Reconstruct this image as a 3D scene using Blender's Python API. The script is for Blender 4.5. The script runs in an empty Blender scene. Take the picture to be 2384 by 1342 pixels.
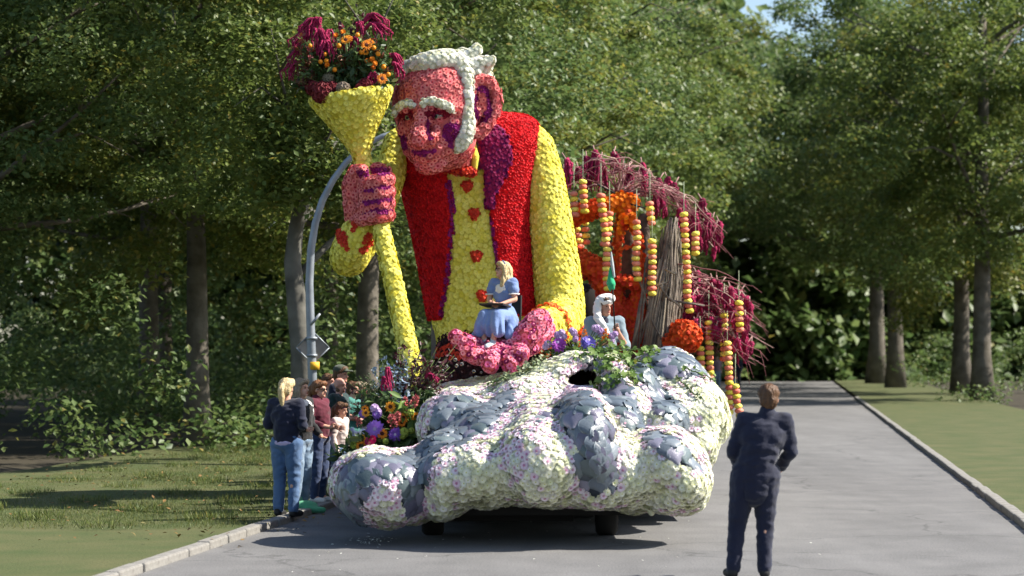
import bpy, bmesh, math, random
import numpy as np
from mathutils import Vector, Matrix, Euler, noise

C = bpy.context.scene.collection
sc = bpy.context.scene
R = math.radians
rng = np.random.default_rng(7)
random.seed(7)

# ---------------------------------------------------------------- camera, light, exposure
F = 5000.0; CX = 1192.0; HY = 814.0; CH = 2.05          # focal length and horizon in photograph pixels, eye height in metres
cam = bpy.data.cameras.new('camera'); camo = bpy.data.objects.new('camera', cam); C.objects.link(camo)
camo.location = (0, 0, CH); camo.rotation_euler = (R(90), 0, 0)
cam.sensor_fit = 'HORIZONTAL'; cam.sensor_width = 36.0; cam.lens = F / 2384 * 36
cam.shift_y = (HY - 671) / 2384
cam.clip_end = 1000; cam.clip_start = 0.5
cam.dof.use_dof = True; cam.dof.focus_distance = 26.5; cam.dof.aperture_fstop = 1.8
sc.camera = camo

SUN_EL, SUN_AZ = 44.0, 89.0                              # azimuth clockwise from +Y
world = bpy.data.worlds.new('World'); sc.world = world; world.use_nodes = True
wn = world.node_tree; bg = wn.nodes['Background']
sky = wn.nodes.new('ShaderNodeTexSky'); sky.sky_type = 'NISHITA'; sky.sun_disc = False
sky.sun_elevation = R(SUN_EL); sky.sun_rotation = R(SUN_AZ)
wn.links.new(sky.outputs[0], bg.inputs[0]); bg.inputs[1].default_value = 0.085
sun = bpy.data.lights.new('sun', 'SUN'); suno = bpy.data.objects.new('sun', sun); C.objects.link(suno)
sun.energy = 4.8; sun.angle = R(0.53); sun.color = (1.0, 0.94, 0.84)
sd = Vector((math.sin(R(SUN_AZ)) * math.cos(R(SUN_EL)), math.cos(R(SUN_AZ)) * math.cos(R(SUN_EL)), math.sin(R(SUN_EL))))
suno.rotation_euler = sd.to_track_quat('Z', 'Y').to_euler()
suno.location = (20, 20, 40)
sc.view_settings.view_transform = 'Standard'; sc.view_settings.look = 'None'
sc.view_settings.exposure = 1.2; sc.view_settings.gamma = 1.0
sc.view_settings.use_curve_mapping = False
sc.cycles.max_bounces = 7; sc.cycles.transparent_max_bounces = 8

# ---------------------------------------------------------------- helpers
def P(px, py, Y):
    return Vector(((px - CX) / F * Y, Y, CH + (HY - py) / F * Y))
def M(px, Y): return px * Y / F
def proj(V):
    V = np.asarray(V, float).reshape(-1, 3)
    return CX + V[:, 0] / V[:, 1] * F, HY - (V[:, 2] - CH) / V[:, 1] * F
def pip(poly, x, y):
    x = np.asarray(x); y = np.asarray(y); ins = np.zeros(x.shape, bool); n = len(poly)
    for i in range(n):
        x0, y0 = poly[i]; x1, y1 = poly[(i + 1) % n]
        if y0 == y1: continue
        ins ^= ((y0 > y) != (y1 > y)) & (x < (x1 - x0) * (y - y0) / (y1 - y0) + x0)
    return ins
def pdist(poly, x, y, closed=True):
    x = np.asarray(x, float); y = np.asarray(y, float); d = np.full(x.shape, 1e9); n = len(poly)
    for i in range(n if closed else n - 1):
        x0, y0 = poly[i]; x1, y1 = poly[(i + 1) % n]
        dx, dy = x1 - x0, y1 - y0; L = dx * dx + dy * dy + 1e-9
        t = np.clip(((x - x0) * dx + (y - y0) * dy) / L, 0, 1)
        d = np.minimum(d, np.hypot(x - x0 - t * dx, y - y0 - t * dy))
    return d

def np_mesh(name, V, faces, mats, midx=None, smooth=False, rnd=None):
    """one mesh from arrays; faces: (n,3) or (n,4) array"""
    me = bpy.data.meshes.new(name)
    V = np.ascontiguousarray(V, np.float32).reshape(-1, 3); faces = np.ascontiguousarray(faces, np.int32)
    k = faces.shape[1]; nf = len(faces)
    me.vertices.add(len(V)); me.vertices.foreach_set('co', V.ravel())
    me.loops.add(nf * k); me.loops.foreach_set('vertex_index', faces.ravel())
    me.polygons.add(nf); me.polygons.foreach_set('loop_start', np.arange(0, nf * k, k, dtype=np.int32))
    for m in (mats if isinstance(mats, (list, tuple)) else [mats]): me.materials.append(m)
    if midx is not None: me.polygons.foreach_set('material_index', np.ascontiguousarray(midx, np.int32))
    if smooth: me.polygons.foreach_set('use_smooth', np.ones(nf, bool))
    me.update(calc_edges=True)
    if rnd is not None:
        a = me.attributes.new('rnd', 'FLOAT', 'FACE'); a.data.foreach_set('value', np.ascontiguousarray(rnd, np.float32))
    return me

def link(name, me, parent=None, kind=None):
    o = bpy.data.objects.new(name, me); C.objects.link(o)
    if parent is not None:
        o.parent = parent
        if parent.get('worldroot'):
            o.matrix_parent_inverse = Matrix.Translation(-parent.location)
    if kind: o['kind'] = kind
    return o
def thing(name, label, cat, loc=(0, 0, 0), rz=0.0, group=None, world=False):
    o = bpy.data.objects.new(name, None); C.objects.link(o); o.empty_display_size = .1
    o.location = loc; o.rotation_euler = (0, 0, rz)
    o['label'] = label; o['category'] = cat
    if group: o['group'] = group
    if world: o['worldroot'] = 1
    return o
def tag(o, label, cat, group=None):
    o['label'] = label; o['category'] = cat
    if group: o['group'] = group
    return o

class MB:
    def __init__(s): s.v = []; s.f = []; s.m = []
    def add(s, V, Fs, mi=0):
        b = len(s.v); s.v.extend(tuple(v) for v in V); s.f.extend(tuple(i + b for i in f) for f in Fs); s.m.extend([mi] * len(Fs)); return s
    def tube(s, pts, rad, n=8, mi=0, cap=True, flat=1.0):
        pts = [Vector(p) for p in pts]; k = len(pts)
        rad = rad if isinstance(rad, (list, tuple)) else [rad] * k
        V = []; Fs = []; t0 = (pts[1] - pts[0]).normalized()
        a = Vector((0, 0, 1)) if abs(t0.z) < .9 else Vector((1, 0, 0))
        x = t0.cross(a).normalized()
        for i, p in enumerate(pts):
            t = (pts[min(i + 1, k - 1)] - pts[max(i - 1, 0)]).normalized()
            x = (x - t * x.dot(t)).normalized(); y = t.cross(x)
            for j in range(n):
                an = 2 * math.pi * j / n
                V.append(p + (x * math.cos(an) + y * math.sin(an) * flat) * rad[i])
        for i in range(k - 1):
            for j in range(n):
                j2 = (j + 1) % n
                Fs.append((i * n + j, i * n + j2, (i + 1) * n + j2, (i + 1) * n + j))
        if cap:
            Fs.append(tuple(range(n))[::-1]); Fs.append(tuple((k - 1) * n + j for j in range(n)))
        return s.add(V, Fs, mi)
    def ell(s, c, r, rot=None, nu=16, nv=10, mi=0):
        c = Vector(c); r = (r, r, r) if isinstance(r, (int, float)) else r; V = []; Fs = []
        for i in range(1, nv):
            th = math.pi * i / nv
            for j in range(nu):
                ph = 2 * math.pi * j / nu
                V.append(Vector((r[0] * math.sin(th) * math.cos(ph), r[1] * math.sin(th) * math.sin(ph), r[2] * math.cos(th))))
        V.append(Vector((0, 0, r[2]))); V.append(Vector((0, 0, -r[2]))); T = len(V) - 2; Bm = T + 1
        for i in range(nv - 2):
            for j in range(nu):
                j2 = (j + 1) % nu; Fs.append((i * nu + j, (i + 1) * nu + j, (i + 1) * nu + j2, i * nu + j2))
        for j in range(nu):
            j2 = (j + 1) % nu; Fs.append((T, j, j2)); Fs.append((Bm, (nv - 2) * nu + j2, (nv - 2) * nu + j))
        if rot is not None: V = [rot @ v for v in V]
        return s.add([v + c for v in V], Fs, mi)
    def cap(s, p0, p1, r0, r1=None, n=12, mi=0):
        r1 = r0 if r1 is None else r1; p0 = Vector(p0); p1 = Vector(p1); d = (p1 - p0); L = d.length
        if L < 1e-6: return s.ell(p0, r0)
        t = d / L; pts = []; rad = []
        for a in (-80, -55, -25, 0):
            pts.append(p0 + t * (r0 * math.sin(R(a)))); rad.append(r0 * math.cos(R(a)))
        for a in (0, 25, 55, 80):
            pts.append(p1 + t * (r1 * math.sin(R(a)))); rad.append(r1 * math.cos(R(a)))
        return s.tube(pts, rad, n, mi)
    def chain(s, pts, rad, n=12, mi=0):
        for i in range(len(pts) - 1): s.cap(pts[i], pts[i + 1], rad[i], rad[i + 1], n, mi)
        return s
    def box(s, c, h, rot=None, mi=0, bev=0.0):
        c = Vector(c); V = [Vector((x * h[0], y * h[1], z * h[2])) for x in (-1, 1) for y in (-1, 1) for z in (-1, 1)]
        if rot is not None: V = [rot @ v for v in V]
        return s.add([v + c for v in V], [(0, 1, 3, 2), (4, 6, 7, 5), (0, 4, 5, 1), (2, 3, 7, 6), (0, 2, 6, 4), (1, 5, 7, 3)], mi)
    def mesh(s, name, mats, smooth=True):
        me = bpy.data.meshes.new(name); me.from_pydata(s.v, [], s.f)
        for m in (mats if isinstance(mats, (list, tuple)) else [mats]): me.materials.append(m)
        me.polygons.foreach_set('material_index', s.m)
        if smooth: me.polygons.foreach_set('use_smooth', [True] * len(s.f))
        me.update(); return me
    def build(s, name, mats, parent=None, smooth=True, kind=None, auto=None):
        me = s.mesh(name, mats, smooth)
        if auto is not None: me.set_sharp_from_angle(angle=R(auto))
        return link(name, me, parent, kind)

def apply_mods(me, mods):
    o = bpy.data.objects.new('tmp', me); C.objects.link(o)
    for typ, kw in mods:
        m = o.modifiers.new(typ, typ)
        for k, v in kw.items(): setattr(m, k, v)
    dg = bpy.context.evaluated_depsgraph_get(); dg.update()
    me2 = bpy.data.meshes.new_from_object(o.evaluated_get(dg))
    bpy.data.objects.remove(o); bpy.data.meshes.remove(me)
    return me2
def blob(mb, name, mats, voxel=.03, sm=6, smooth=True, fac=.5):
    me = mb.mesh('t', mats, False)
    me = apply_mods(me, [('REMESH', dict(mode='VOXEL', voxel_size=voxel)), ('SMOOTH', dict(iterations=sm, factor=fac))])
    me.name = name
    me.materials.clear()
    for m in (mats if isinstance(mats, (list, tuple)) else [mats]): me.materials.append(m)
    if smooth: me.polygons.foreach_set('use_smooth', np.ones(len(me.polygons), bool))
    return me
def wrinkle(me, amp=.006, fr=(9, 9, 16), seed=0.0, amp2=.35):
    n = len(me.vertices); V = np.empty(n * 3, np.float32); me.vertices.foreach_get('co', V); V = V.reshape(-1, 3); N = np.empty(n * 3, np.float32); me.vertices.foreach_get('normal', N); N = N.reshape(-1, 3)
    d = np.empty(n)
    for i, v in enumerate(V.tolist()):
        q = Vector((v[0] * fr[0] + seed + v[2] * 3, v[1] * fr[1], v[2] * fr[2])); d[i] = (.5 - abs(noise.noise(q))) * 1.4 + amp2 * noise.noise(q * 2.3)
    V = V + N * (d * amp)[:, None]; me.vertices.foreach_set('co', V.astype(np.float32).ravel()); me.update(); return me
def solidify(me, t, off=-1.0):
    return apply_mods(me, [('SOLIDIFY', dict(thickness=t, offset=off))])

def tris_of(me):
    me.calc_loop_triangles()
    V = np.empty(len(me.vertices) * 3, np.float32); me.vertices.foreach_get('co', V)
    T = np.empty(len(me.loop_triangles) * 3, np.int32); me.loop_triangles.foreach_get('vertices', T)
    N = np.empty(len(me.vertices) * 3, np.float32); me.vertices.foreach_get('normal', N)
    return V.reshape(-1, 3).astype(float), T.reshape(-1, 3), N.reshape(-1, 3).astype(float)
def scatter(me, d, accept=None, over=7, seed=1, dens=None):
    """dart throwing on a mesh: points at least d apart, with smooth normals"""
    g = np.random.default_rng(seed); V, T, N = tris_of(me)
    a, b, c = V[T[:, 0]], V[T[:, 1]], V[T[:, 2]]
    ar = np.linalg.norm(np.cross(b - a, c - a), axis=1) / 2
    cum = np.cumsum(ar); n = int(cum[-1] / (d * d * .8) * over)
    idx = np.minimum(np.searchsorted(cum, g.random(n) * cum[-1]), len(T) - 1)
    u, w = g.random(n), g.random(n); fl = u + w > 1; u[fl] = 1 - u[fl]; w[fl] = 1 - w[fl]; q = 1 - u - w
    Pt = a[idx] * q[:, None] + b[idx] * u[:, None] + c[idx] * w[:, None]
    Nr = N[T[idx, 0]] * q[:, None] + N[T[idx, 1]] * u[:, None] + N[T[idx, 2]] * w[:, None]
    Nr /= np.linalg.norm(Nr, axis=1)[:, None] + 1e-9
    if accept is not None:
        k = accept(Pt, Nr); Pt, Nr = Pt[k], Nr[k]
    grid = {}; out = []; d2 = d * d
    cells = np.floor(Pt / d).astype(int); L = Pt.tolist(); cl = cells.tolist()
    for i, p in enumerate(L):
        cx, cy, cz = cl[i]; ok = True
        for ix in (cx - 1, cx, cx + 1):
            for iy in (cy - 1, cy, cy + 1):
                for iz in (cz - 1, cz, cz + 1):
                    for q in grid.get((ix, iy, iz), ()):
                        if (q[0] - p[0]) ** 2 + (q[1] - p[1]) ** 2 + (q[2] - p[2]) ** 2 < d2: ok = False; break
                    if not ok: break
                if not ok: break
            if not ok: break
        if ok: grid.setdefault((cx, cy, cz), []).append(p); out.append(i)
    return Pt[out], Nr[out]
def frames(N, spin=None, tilt=0.0, g=rng, up=None):
    """rotation matrices (n,3,3) whose third column is N; columns are x,y,z axes"""
    N = N + g.normal(0, tilt, N.shape) if tilt else N.copy()
    N /= np.linalg.norm(N, axis=1)[:, None]
    if up is None:
        a = g.normal(0, 1, N.shape)
    else: a = np.broadcast_to(np.asarray(up, float), N.shape) + 1e-4
    Y = a - N * (a * N).sum(1)[:, None]; Y /= np.linalg.norm(Y, axis=1)[:, None] + 1e-9
    X = np.cross(Y, N)
    return np.stack([X, Y, N], axis=2)
def joined(name, tmpl, Pt, Rm, S, mats, parent=None, kind=None, g=rng, smooth=False):
    V, Fc, mi = tmpl; V = np.asarray(V, float); Fc = np.asarray(Fc)
    n = len(Pt); k = len(V)
    if n == 0: return None
    S = np.broadcast_to(np.asarray(S, float), (n,))
    W = np.einsum('nij,kj->nki', Rm, V) * S[:, None, None] + Pt[:, None, :]
    FF = (Fc[None, :, :] + (np.arange(n) * k)[:, None, None]).reshape(-1, Fc.shape[1])
    me = np_mesh(name, W.reshape(-1, 3), FF, mats, np.tile(mi, n), smooth, np.repeat(g.random(n), len(Fc)))
    return link(name, me, parent, kind)
def singles(name, tmpls, Pt, Rm, S, mats, parent, g=rng):
    mes = []
    for V, Fc, mi in tmpls:
        mes.append(np_mesh(name, np.asarray(V), np.asarray(Fc), mats, mi))
    S = np.broadcast_to(np.asarray(S, float), (len(Pt),))
    pi = Matrix.Translation(-parent.location) if parent.get('worldroot') else None
    for i in range(len(Pt)):
        o = bpy.data.objects.new(name, mes[i % len(mes)]); C.objects.link(o); o.parent = parent
        if pi is not None: o.matrix_parent_inverse = pi
        m = Matrix(Rm[i].tolist()).to_4x4(); m = m @ Matrix.Scale(S[i], 4); m.translation = Vector(Pt[i]); o.matrix_basis = m
def cover(name, stuff, tmpl, Pt, N, size, mats, parent, nsingle=0, tilt=.18, smooth=False):
    """flower heads over a surface: the ones that face the camera most as single parts, the rest as one stuff part"""
    if len(Pt) == 0: return
    Rm = frames(N, tilt=tilt); S = size * rng.uniform(.85, 1.18, len(Pt))
    view = -Pt + np.array([0, 0, CH]); view /= np.linalg.norm(view, axis=1)[:, None]
    tilt = tilt * .6; Rm = frames(N, tilt=tilt)
    fc = (N * view).sum(1) + rng.uniform(0, .35, len(Pt))
    order = np.argsort(-fc); a = order[:nsingle]; b = order[nsingle:]
    if len(a): singles(name, [tmpl], Pt[a], Rm[a], S[a], mats, parent)
    if len(b): joined(stuff, tmpl, Pt[b], Rm[b], S[b], mats, parent, 'stuff', smooth=smooth)
def zone(me, polys, d, seed, extra=None):
    '''dense points where the surface falls inside given outlines'''
    def acc(p, n):
        x, y = proj(p); k = np.zeros(len(x), bool)
        for pg in polys: k |= pip(pg, x, y)
        k &= facing(p, n, 0)
        return k if extra is None else k & extra(p)
    return scatter(me, d, acc, over=7, seed=seed)
def facing(Pt, N, lo=-.35):
    v = -Pt + np.array([0, 0, CH]); v /= np.linalg.norm(v, axis=1)[:, None]
    return (N * v).sum(1) > lo

# ---------------------------------------------------------------- materials
def _rndnode(nt):
    at = nt.nodes.new('ShaderNodeAttribute'); at.attribute_name = 'rnd'
    oi = nt.nodes.new('ShaderNodeObjectInfo')
    ad = nt.nodes.new('ShaderNodeMath'); ad.operation = 'ADD'; nt.links.new(at.outputs['Fac'], ad.inputs[0]); nt.links.new(oi.outputs['Random'], ad.inputs[1])
    fr = nt.nodes.new('ShaderNodeMath'); fr.operation = 'FRACT'; nt.links.new(ad.outputs[0], fr.inputs[0])
    return fr.outputs[0]
def mat(name, c0, c1=None, rough=.7, mode='noise', scale=6.0, bump=0.0, bscale=60.0, spec=.3, metal=0.0, trans=0.0, sheen=0.0, stops=None, det=5.0, coat=0.0):
    """procedural material: two colours mixed by noise ('noise'), by piece ('rnd') or constant"""
    m = bpy.data.materials.new(name); m.use_nodes = True; nt = m.node_tree; b = nt.nodes['Principled BSDF']
    b.inputs['Roughness'].default_value = rough; b.inputs['Specular IOR Level'].default_value = spec; b.inputs['Metallic'].default_value = metal
    if sheen: b.inputs['Sheen Weight'].default_value = sheen
    if coat: b.inputs['Coat Weight'].default_value = coat
    tc = nt.nodes.new('ShaderNodeTexCoord')
    c1 = c1 or tuple(x * .75 for x in c0)
    ramp = nt.nodes.new('ShaderNodeValToRGB'); cr = ramp.color_ramp
    st = stops or [(0.0, c0), (1.0, c1)]
    while len(cr.elements) < len(st): cr.elements.new(.5)
    for e, (p, c) in zip(cr.elements, st): e.position = p; e.color = (*c, 1)
    if mode == 'rnd': fac = _rndnode(nt)
    else:
        no = nt.nodes.new('ShaderNodeTexNoise'); no.inputs['Scale'].default_value = scale; no.inputs['Detail'].default_value = det
        nt.links.new(tc.outputs['Object'], no.inputs['Vector'])
        mr = nt.nodes.new('ShaderNodeMapRange'); mr.inputs[1].default_value = .3; mr.inputs[2].default_value = .7
        nt.links.new(no.outputs['Fac'], mr.inputs[0]); fac = mr.outputs[0]
    nt.links.new(fac, ramp.inputs[0]); nt.links.new(ramp.outputs[0], b.inputs['Base Color'])
    if bump:
        n2 = nt.nodes.new('ShaderNodeTexNoise'); n2.inputs['Scale'].default_value = bscale; n2.inputs['Detail'].default_value = 4
        nt.links.new(tc.outputs['Object'], n2.inputs['Vector'])
        bp = nt.nodes.new('ShaderNodeBump'); bp.inputs['Strength'].default_value = bump; bp.inputs['Distance'].default_value = .02
        nt.links.new(n2.outputs['Fac'], bp.inputs['Height']); nt.links.new(bp.outputs[0], b.inputs['Normal'])
    if trans:
        tr = nt.nodes.new('ShaderNodeBsdfTranslucent'); mx = nt.nodes.new('ShaderNodeMixShader'); mx.inputs[0].default_value = trans
        nt.links.new(ramp.outputs[0], tr.inputs[0]); nt.links.new(b.outputs[0], mx.inputs[1]); nt.links.new(tr.outputs[0], mx.inputs[2])
        nt.links.new(mx.outputs[0], nt.nodes['Material Output'].inputs[0])
    return m
def srgb(r, g, b):
    f = lambda c: (c / 255 / 12.92) if c <= 10 else ((c / 255 + .055) / 1.055) ** 2.4
    return (f(r), f(g), f(b))
def flat(name, col, rough=.6, **k): return mat(name, col, tuple(x * .82 for x in col), rough, scale=k.pop('scale', 9.0), **k)

# ---------------------------------------------------------------- flower and leaf templates (unit radius, z up)
def petals(rings, cen_r, cen_z, seed=0, cen_n=6):
    """rings: (count, r_in, r_out, z_in, z_mid, z_tip, half-width)"""
    g = random.Random(seed); V = []; Fc = []; mi = []
    for n, ri, ro, zi, zm, zt, hw in rings:
        ph = g.random() * 6.28
        for k in range(n):
            a = ph + 2 * math.pi * k / n + g.uniform(-.12, .12); ro2 = ro * g.uniform(.88, 1.08); zt2 = zt + g.uniform(-.07, .07)
            rm = ri + (ro2 - ri) * .62; b = len(V); c, s_ = math.cos(a), math.sin(a)
            for r_, w, z in ((ri, 0, zi), (rm, hw, zm), (ro2, 0, zt2), (rm, -hw, zm)):
                V.append((r_ * c - w * s_, r_ * s_ + w * c, z))
            Fc += [(b, b + 1, b + 2), (b, b + 2, b + 3)]; mi += [0, 0]
    if cen_r:
        b = len(V); V.append((0, 0, cen_z + cen_r * .35))
        for k in range(cen_n): V.append((cen_r * math.cos(6.2832 * k / cen_n), cen_r * math.sin(6.2832 * k / cen_n), cen_z))
        for k in range(cen_n): Fc.append((b, b + 1 + k, b + 1 + (k + 1) % cen_n)); mi.append(1)
    return V, Fc, mi
MUM = petals([(10, .2, 1.0, .08, .34, .16, .3), (8, .15, .78, .3, .56, .5, .26), (5, .1, .46, .5, .7, .72, .2)], .24, .62)
MUMS = petals([(9, .2, 1.0, .08, .36, .18, .33), (6, .15, .7, .35, .6, .6, .28)], .28, .5)
SOFT = petals([(10, .15, 1, .05, .27, .16, .3), (8, .1, .8, .24, .4, .36, .29), (6, .05, .5, .36, .5, .48, .24)], .17, .46)
DAHL = petals([(9, .2, 1.0, .05, .36, .24, .33), (7, .15, .78, .26, .42, .38, .3)], .29, .43)
CARN = petals([(6, .1, 1.0, .0, .3, .2, .42), (4, .05, .6, .2, .55, .62, .36)], 0, 0)
GERB = petals([(16, .3, 1.0, .1, .2, .08, .15), (12, .25, .68, .16, .28, .2, .13)], .34, .2, cen_n=10)
POM = petals([(12, .1, 1.0, -.1, .25, .02, .25), (11, .1, .92, .2, .5, .38, .25), (9, .1, .72, .45, .75, .68, .24), (6, .05, .45, .7, .95, .93, .2)], .2, .85)

def cabbage(seed):
    g = random.Random(seed); nu, nv = 7, 7; V = []; Fc = []
    w = g.uniform(.5, .6); curl = g.uniform(-.05, .15); ph = g.random() * 6
    for i in range(nu):
        u = (0, .2, .42, .64, .84, .965, 1)[i]
        half = w * (max(0.0, 1 - (2 * (u - .52)) ** 2) ** .5 * .92 + .12 * (1 - u)) if i < nu - 1 else w * .42
        for j in range(nv):
            v = (-1, -.93, -.45, 0, .45, .93, 1)[j]
            fan = -.02 * u * (1 if j in (2, 4) else 0) + .025 * u * (j == 3)
            z = .02 + .1 * math.sin(u * 2.6) - .2 * v * v * u + fan + .018 * math.sin(ph + 7 * v + 5 * u) * u + curl * max(0, u - .65) ** 2
            V.append((v * half, -u * (1 - .16 * v * v), z))
    for i in range(nu - 1):
        for j in range(nv - 1):
            a = i * nv + j; Fc += [(a, a + 1, a + nv + 1), (a, a + nv + 1, a + nv)]
    mi = []
    for i in range(nu - 1):
        for j in range(nv - 1): mi += [1 if (i == nu - 2 or j in (0, nv - 2)) else 0] * 2
    return V, Fc, mi
LEAF = ([(0, 0, 0), (.5, .28, .1), (1, 0, 0), (.5, -.28, .1)], [(0, 2, 1), (0, 3, 2)], [0, 0])
# ---------------------------------------------------------------- setting: ground, road, verge, kerb
def xl(Y): return -2.7 + .13 * (Y - 25)
def xr(Y): return xl(Y) + 8.6
m_asph = mat('asphalt', (.125, .123, .122), (.165, .162, .16), .9, scale=1.3, bump=.25, bscale=150, det=10)
def _asph():
    nt = m_asph.node_tree; b = nt.nodes['Principled BSDF']; tc = nt.nodes['Texture Coordinate']
    old = b.inputs['Base Color'].links[0].from_socket
    vo = nt.nodes.new('ShaderNodeTexNoise'); vo.inputs['Scale'].default_value = 55; vo.inputs['Detail'].default_value = 3
    nt.links.new(tc.outputs['Object'], vo.inputs['Vector'])
    mr = nt.nodes.new('ShaderNodeMapRange'); mr.inputs[1].default_value = .35; mr.inputs[2].default_value = .65; mr.inputs[3].default_value = .72; mr.inputs[4].default_value = 1.25
    nt.links.new(vo.outputs['Fac'], mr.inputs[0])
    mx = nt.nodes.new('ShaderNodeMix'); mx.data_type = 'RGBA'; mx.blend_type = 'MULTIPLY'; mx.inputs[0].default_value = 1
    cmb = nt.nodes.new('ShaderNodeCombineColor')
    for i in range(3): pass
    n3 = nt.nodes.new('ShaderNodeTexNoise'); n3.inputs['Scale'].default_value = .35; n3.inputs['Detail'].default_value = 6; n3.inputs['Roughness'].default_value = .7
    mp = nt.nodes.new('ShaderNodeMapping'); mp.inputs['Scale'].default_value = (1.6, .25, 1); mp.inputs['Rotation'].default_value = (0, 0, R(7)); nt.links.new(tc.outputs['Object'], mp.inputs[0]); nt.links.new(mp.outputs[0], n3.inputs['Vector'])
    m3 = nt.nodes.new('ShaderNodeMapRange'); m3.inputs[1].default_value = .3; m3.inputs[2].default_value = .7; m3.inputs[3].default_value = .8; m3.inputs[4].default_value = 1.15; nt.links.new(n3.outputs['Fac'], m3.inputs[0])
    vc = nt.nodes.new('ShaderNodeTexVoronoi'); vc.feature = 'DISTANCE_TO_EDGE'; vc.inputs['Scale'].default_value = .22; nz = nt.nodes.new('ShaderNodeVectorMath'); nz.operation = 'ADD'; nd = nt.nodes.new('ShaderNodeTexNoise'); nd.inputs['Scale'].default_value = 1.2; nd.inputs['Detail'].default_value = 5; nt.links.new(tc.outputs['Object'], nd.inputs['Vector']); nt.links.new(tc.outputs['Object'], nz.inputs[0]); nt.links.new(nd.outputs['Color'], nz.inputs[1]); nt.links.new(nz.outputs[0], vc.inputs['Vector'])
    ck = nt.nodes.new('ShaderNodeMapRange'); ck.inputs[1].default_value = 0; ck.inputs[2].default_value = .006; ck.inputs[3].default_value = .62; ck.inputs[4].default_value = 1; nt.links.new(vc.outputs['Distance'], ck.inputs[0])
    mm = nt.nodes.new('ShaderNodeMath'); mm.operation = 'MULTIPLY'; nt.links.new(mr.outputs[0], mm.inputs[0]); nt.links.new(m3.outputs[0], mm.inputs[1]); mk = nt.nodes.new('ShaderNodeMath'); mk.operation = 'MULTIPLY'; nt.links.new(mm.outputs[0], mk.inputs[0]); nt.links.new(ck.outputs[0], mk.inputs[1])
    [nt.links.new(mk.outputs[0], cmb.inputs[i]) for i in range(3)]; nt.links.new(old, mx.inputs[6]); nt.links.new(cmb.outputs[0], mx.inputs[7]); nt.links.new(mx.outputs[2], b.inputs['Base Color'])
_asph()
m_soil = mat('forest_soil', (.03, .024, .016), (.05, .042, .025), .95, scale=1.5, bump=.6, bscale=8)
m_turf = mat('turf', (.05, .07, .02), (.09, .09, .035), .95, scale=1.2, bump=.6, bscale=30)
m_kerb = mat('kerb_concrete', (.17, .16, .145), (.25, .24, .22), .85, scale=14, bump=.3)
def sheet(name, pts, m, kind='structure'):
    o = MB().add(pts, [tuple(range(len(pts)))]).build(name, m, smooth=False, kind=kind); return o
sheet('ground', [(-300, -60, -.06), (300, -60, -.06), (300, 420, -.06), (-300, 420, -.06)], m_soil)
sheet('road', [(xl(-20), -20, 0), (xr(-20), -20, 0), (xr(260), 260, 0), (xl(260), 260, 0)], m_asph)
def strip(name, off0, off1, m, z, f, y0=0.0, y1=200.0, n=60):
    V = []; Fs = []
    for i in range(n + 1):
        Y = y0 + (y1 - y0) * i / n
        for k in range(5):
            t = k / 4; V.append((f(Y) + off0 + (off1 - off0) * t, Y, z + (.07 * noise.noise((Y * .5, k * 1.7, off0)) if 0 < k else 0)))
    for i in range(n):
        for k in range(4): a = i * 5 + k; Fs.append((a, a + 1, a + 6, a + 5))
    return MB().add(V, Fs).build(name, m, kind='structure')
strip('verge', -.16, -7.0, m_turf, .05, xl)
strip('verge', .16, 5.0, m_turf, .05, xr)
kerb = bpy.data.objects.new('kerb', None); C.objects.link(kerb); kerb['kind'] = 'structure'
kst = MB().box((0, 0, 0), (.075, .36, .1))
kme = apply_mods(kst.mesh('kerb_stone', m_kerb, False), [('BEVEL', dict(width=.02, segments=2))])
for f, off, ys in ((xl, -.08, np.arange(15, 110, .74)), (xr, .08, np.arange(15, 90, .74))):
    for y in ys:
        o = link('kerb_stone', kme, kerb); o.location = (f(y) + off + rng.uniform(-.01, .01), y, -.02 + rng.uniform(-.006, .006)); o.rotation_euler = (0, rng.uniform(-.03, .03), -math.atan(.13) + rng.uniform(-.01, .01))

# ---------------------------------------------------------------- trees
def leafmat(name, a, b, c, tr=.45):
    return mat(name, a, b, .48, 'rnd', spec=.38, trans=tr, stops=[(0, a), (.45, b), (.955, c), (1.0, (min(.3, c[0] * 1.6), c[1] * 1.02, c[2] * .7))])
m_leaf = [leafmat('leaf_green', (.085, .13, .032), (.135, .19, .045), (.19, .23, .056)),
          leafmat('leaf_yellow_green', (.1, .14, .03), (.16, .205, .043), (.22, .22, .05)),
          leafmat('leaf_deep_green', (.065, .115, .036), (.11, .17, .05), (.16, .21, .07))]
m_bark = mat('bark', (.07, .06, .045), (.16, .14, .115), .95, scale=3.5, bump=.8, bscale=14)
m_palebark = mat('pale_bark', (.05, .048, .04), (.16, .152, .13), .9, scale=2.2, bump=.6, bscale=10)
def leafcloud(centres, radii, per, size, g, up=.5, flat=.55):
    """leaf shaped faces in flattened clumps"""
    n = len(centres) * per
    c = np.repeat(centres, per, 0); r = np.repeat(radii, per)
    d = g.normal(0, 1, (n, 3)); d /= np.linalg.norm(d, axis=1)[:, None]
    q = d * (g.random(n) ** .45 * r)[:, None]; q[:, 2] *= flat
    Pt = c + q
    N = g.normal(0, 1, (n, 3)) * .75 + d * .45; N[:, 2] = np.abs(N[:, 2]) + up
    Rm = frames(N, g=g); S = size * g.uniform(.6, 1.3, n)
    V = np.array([(0, 0, 0), (.5, .3, .07), (1, 0, -.05), (.5, -.3, .07)]); Fc = np.array([(0, 2, 1), (0, 3, 2)])
    W = np.einsum('nij,kj->nki', Rm, V) * S[:, None, None] + Pt[:, None, :]
    FF = (Fc[None] + (np.arange(n) * 4)[:, None, None]).reshape(-1, 3)
    return W.reshape(-1, 3), FF, np.repeat(g.random(n), 2)
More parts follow.
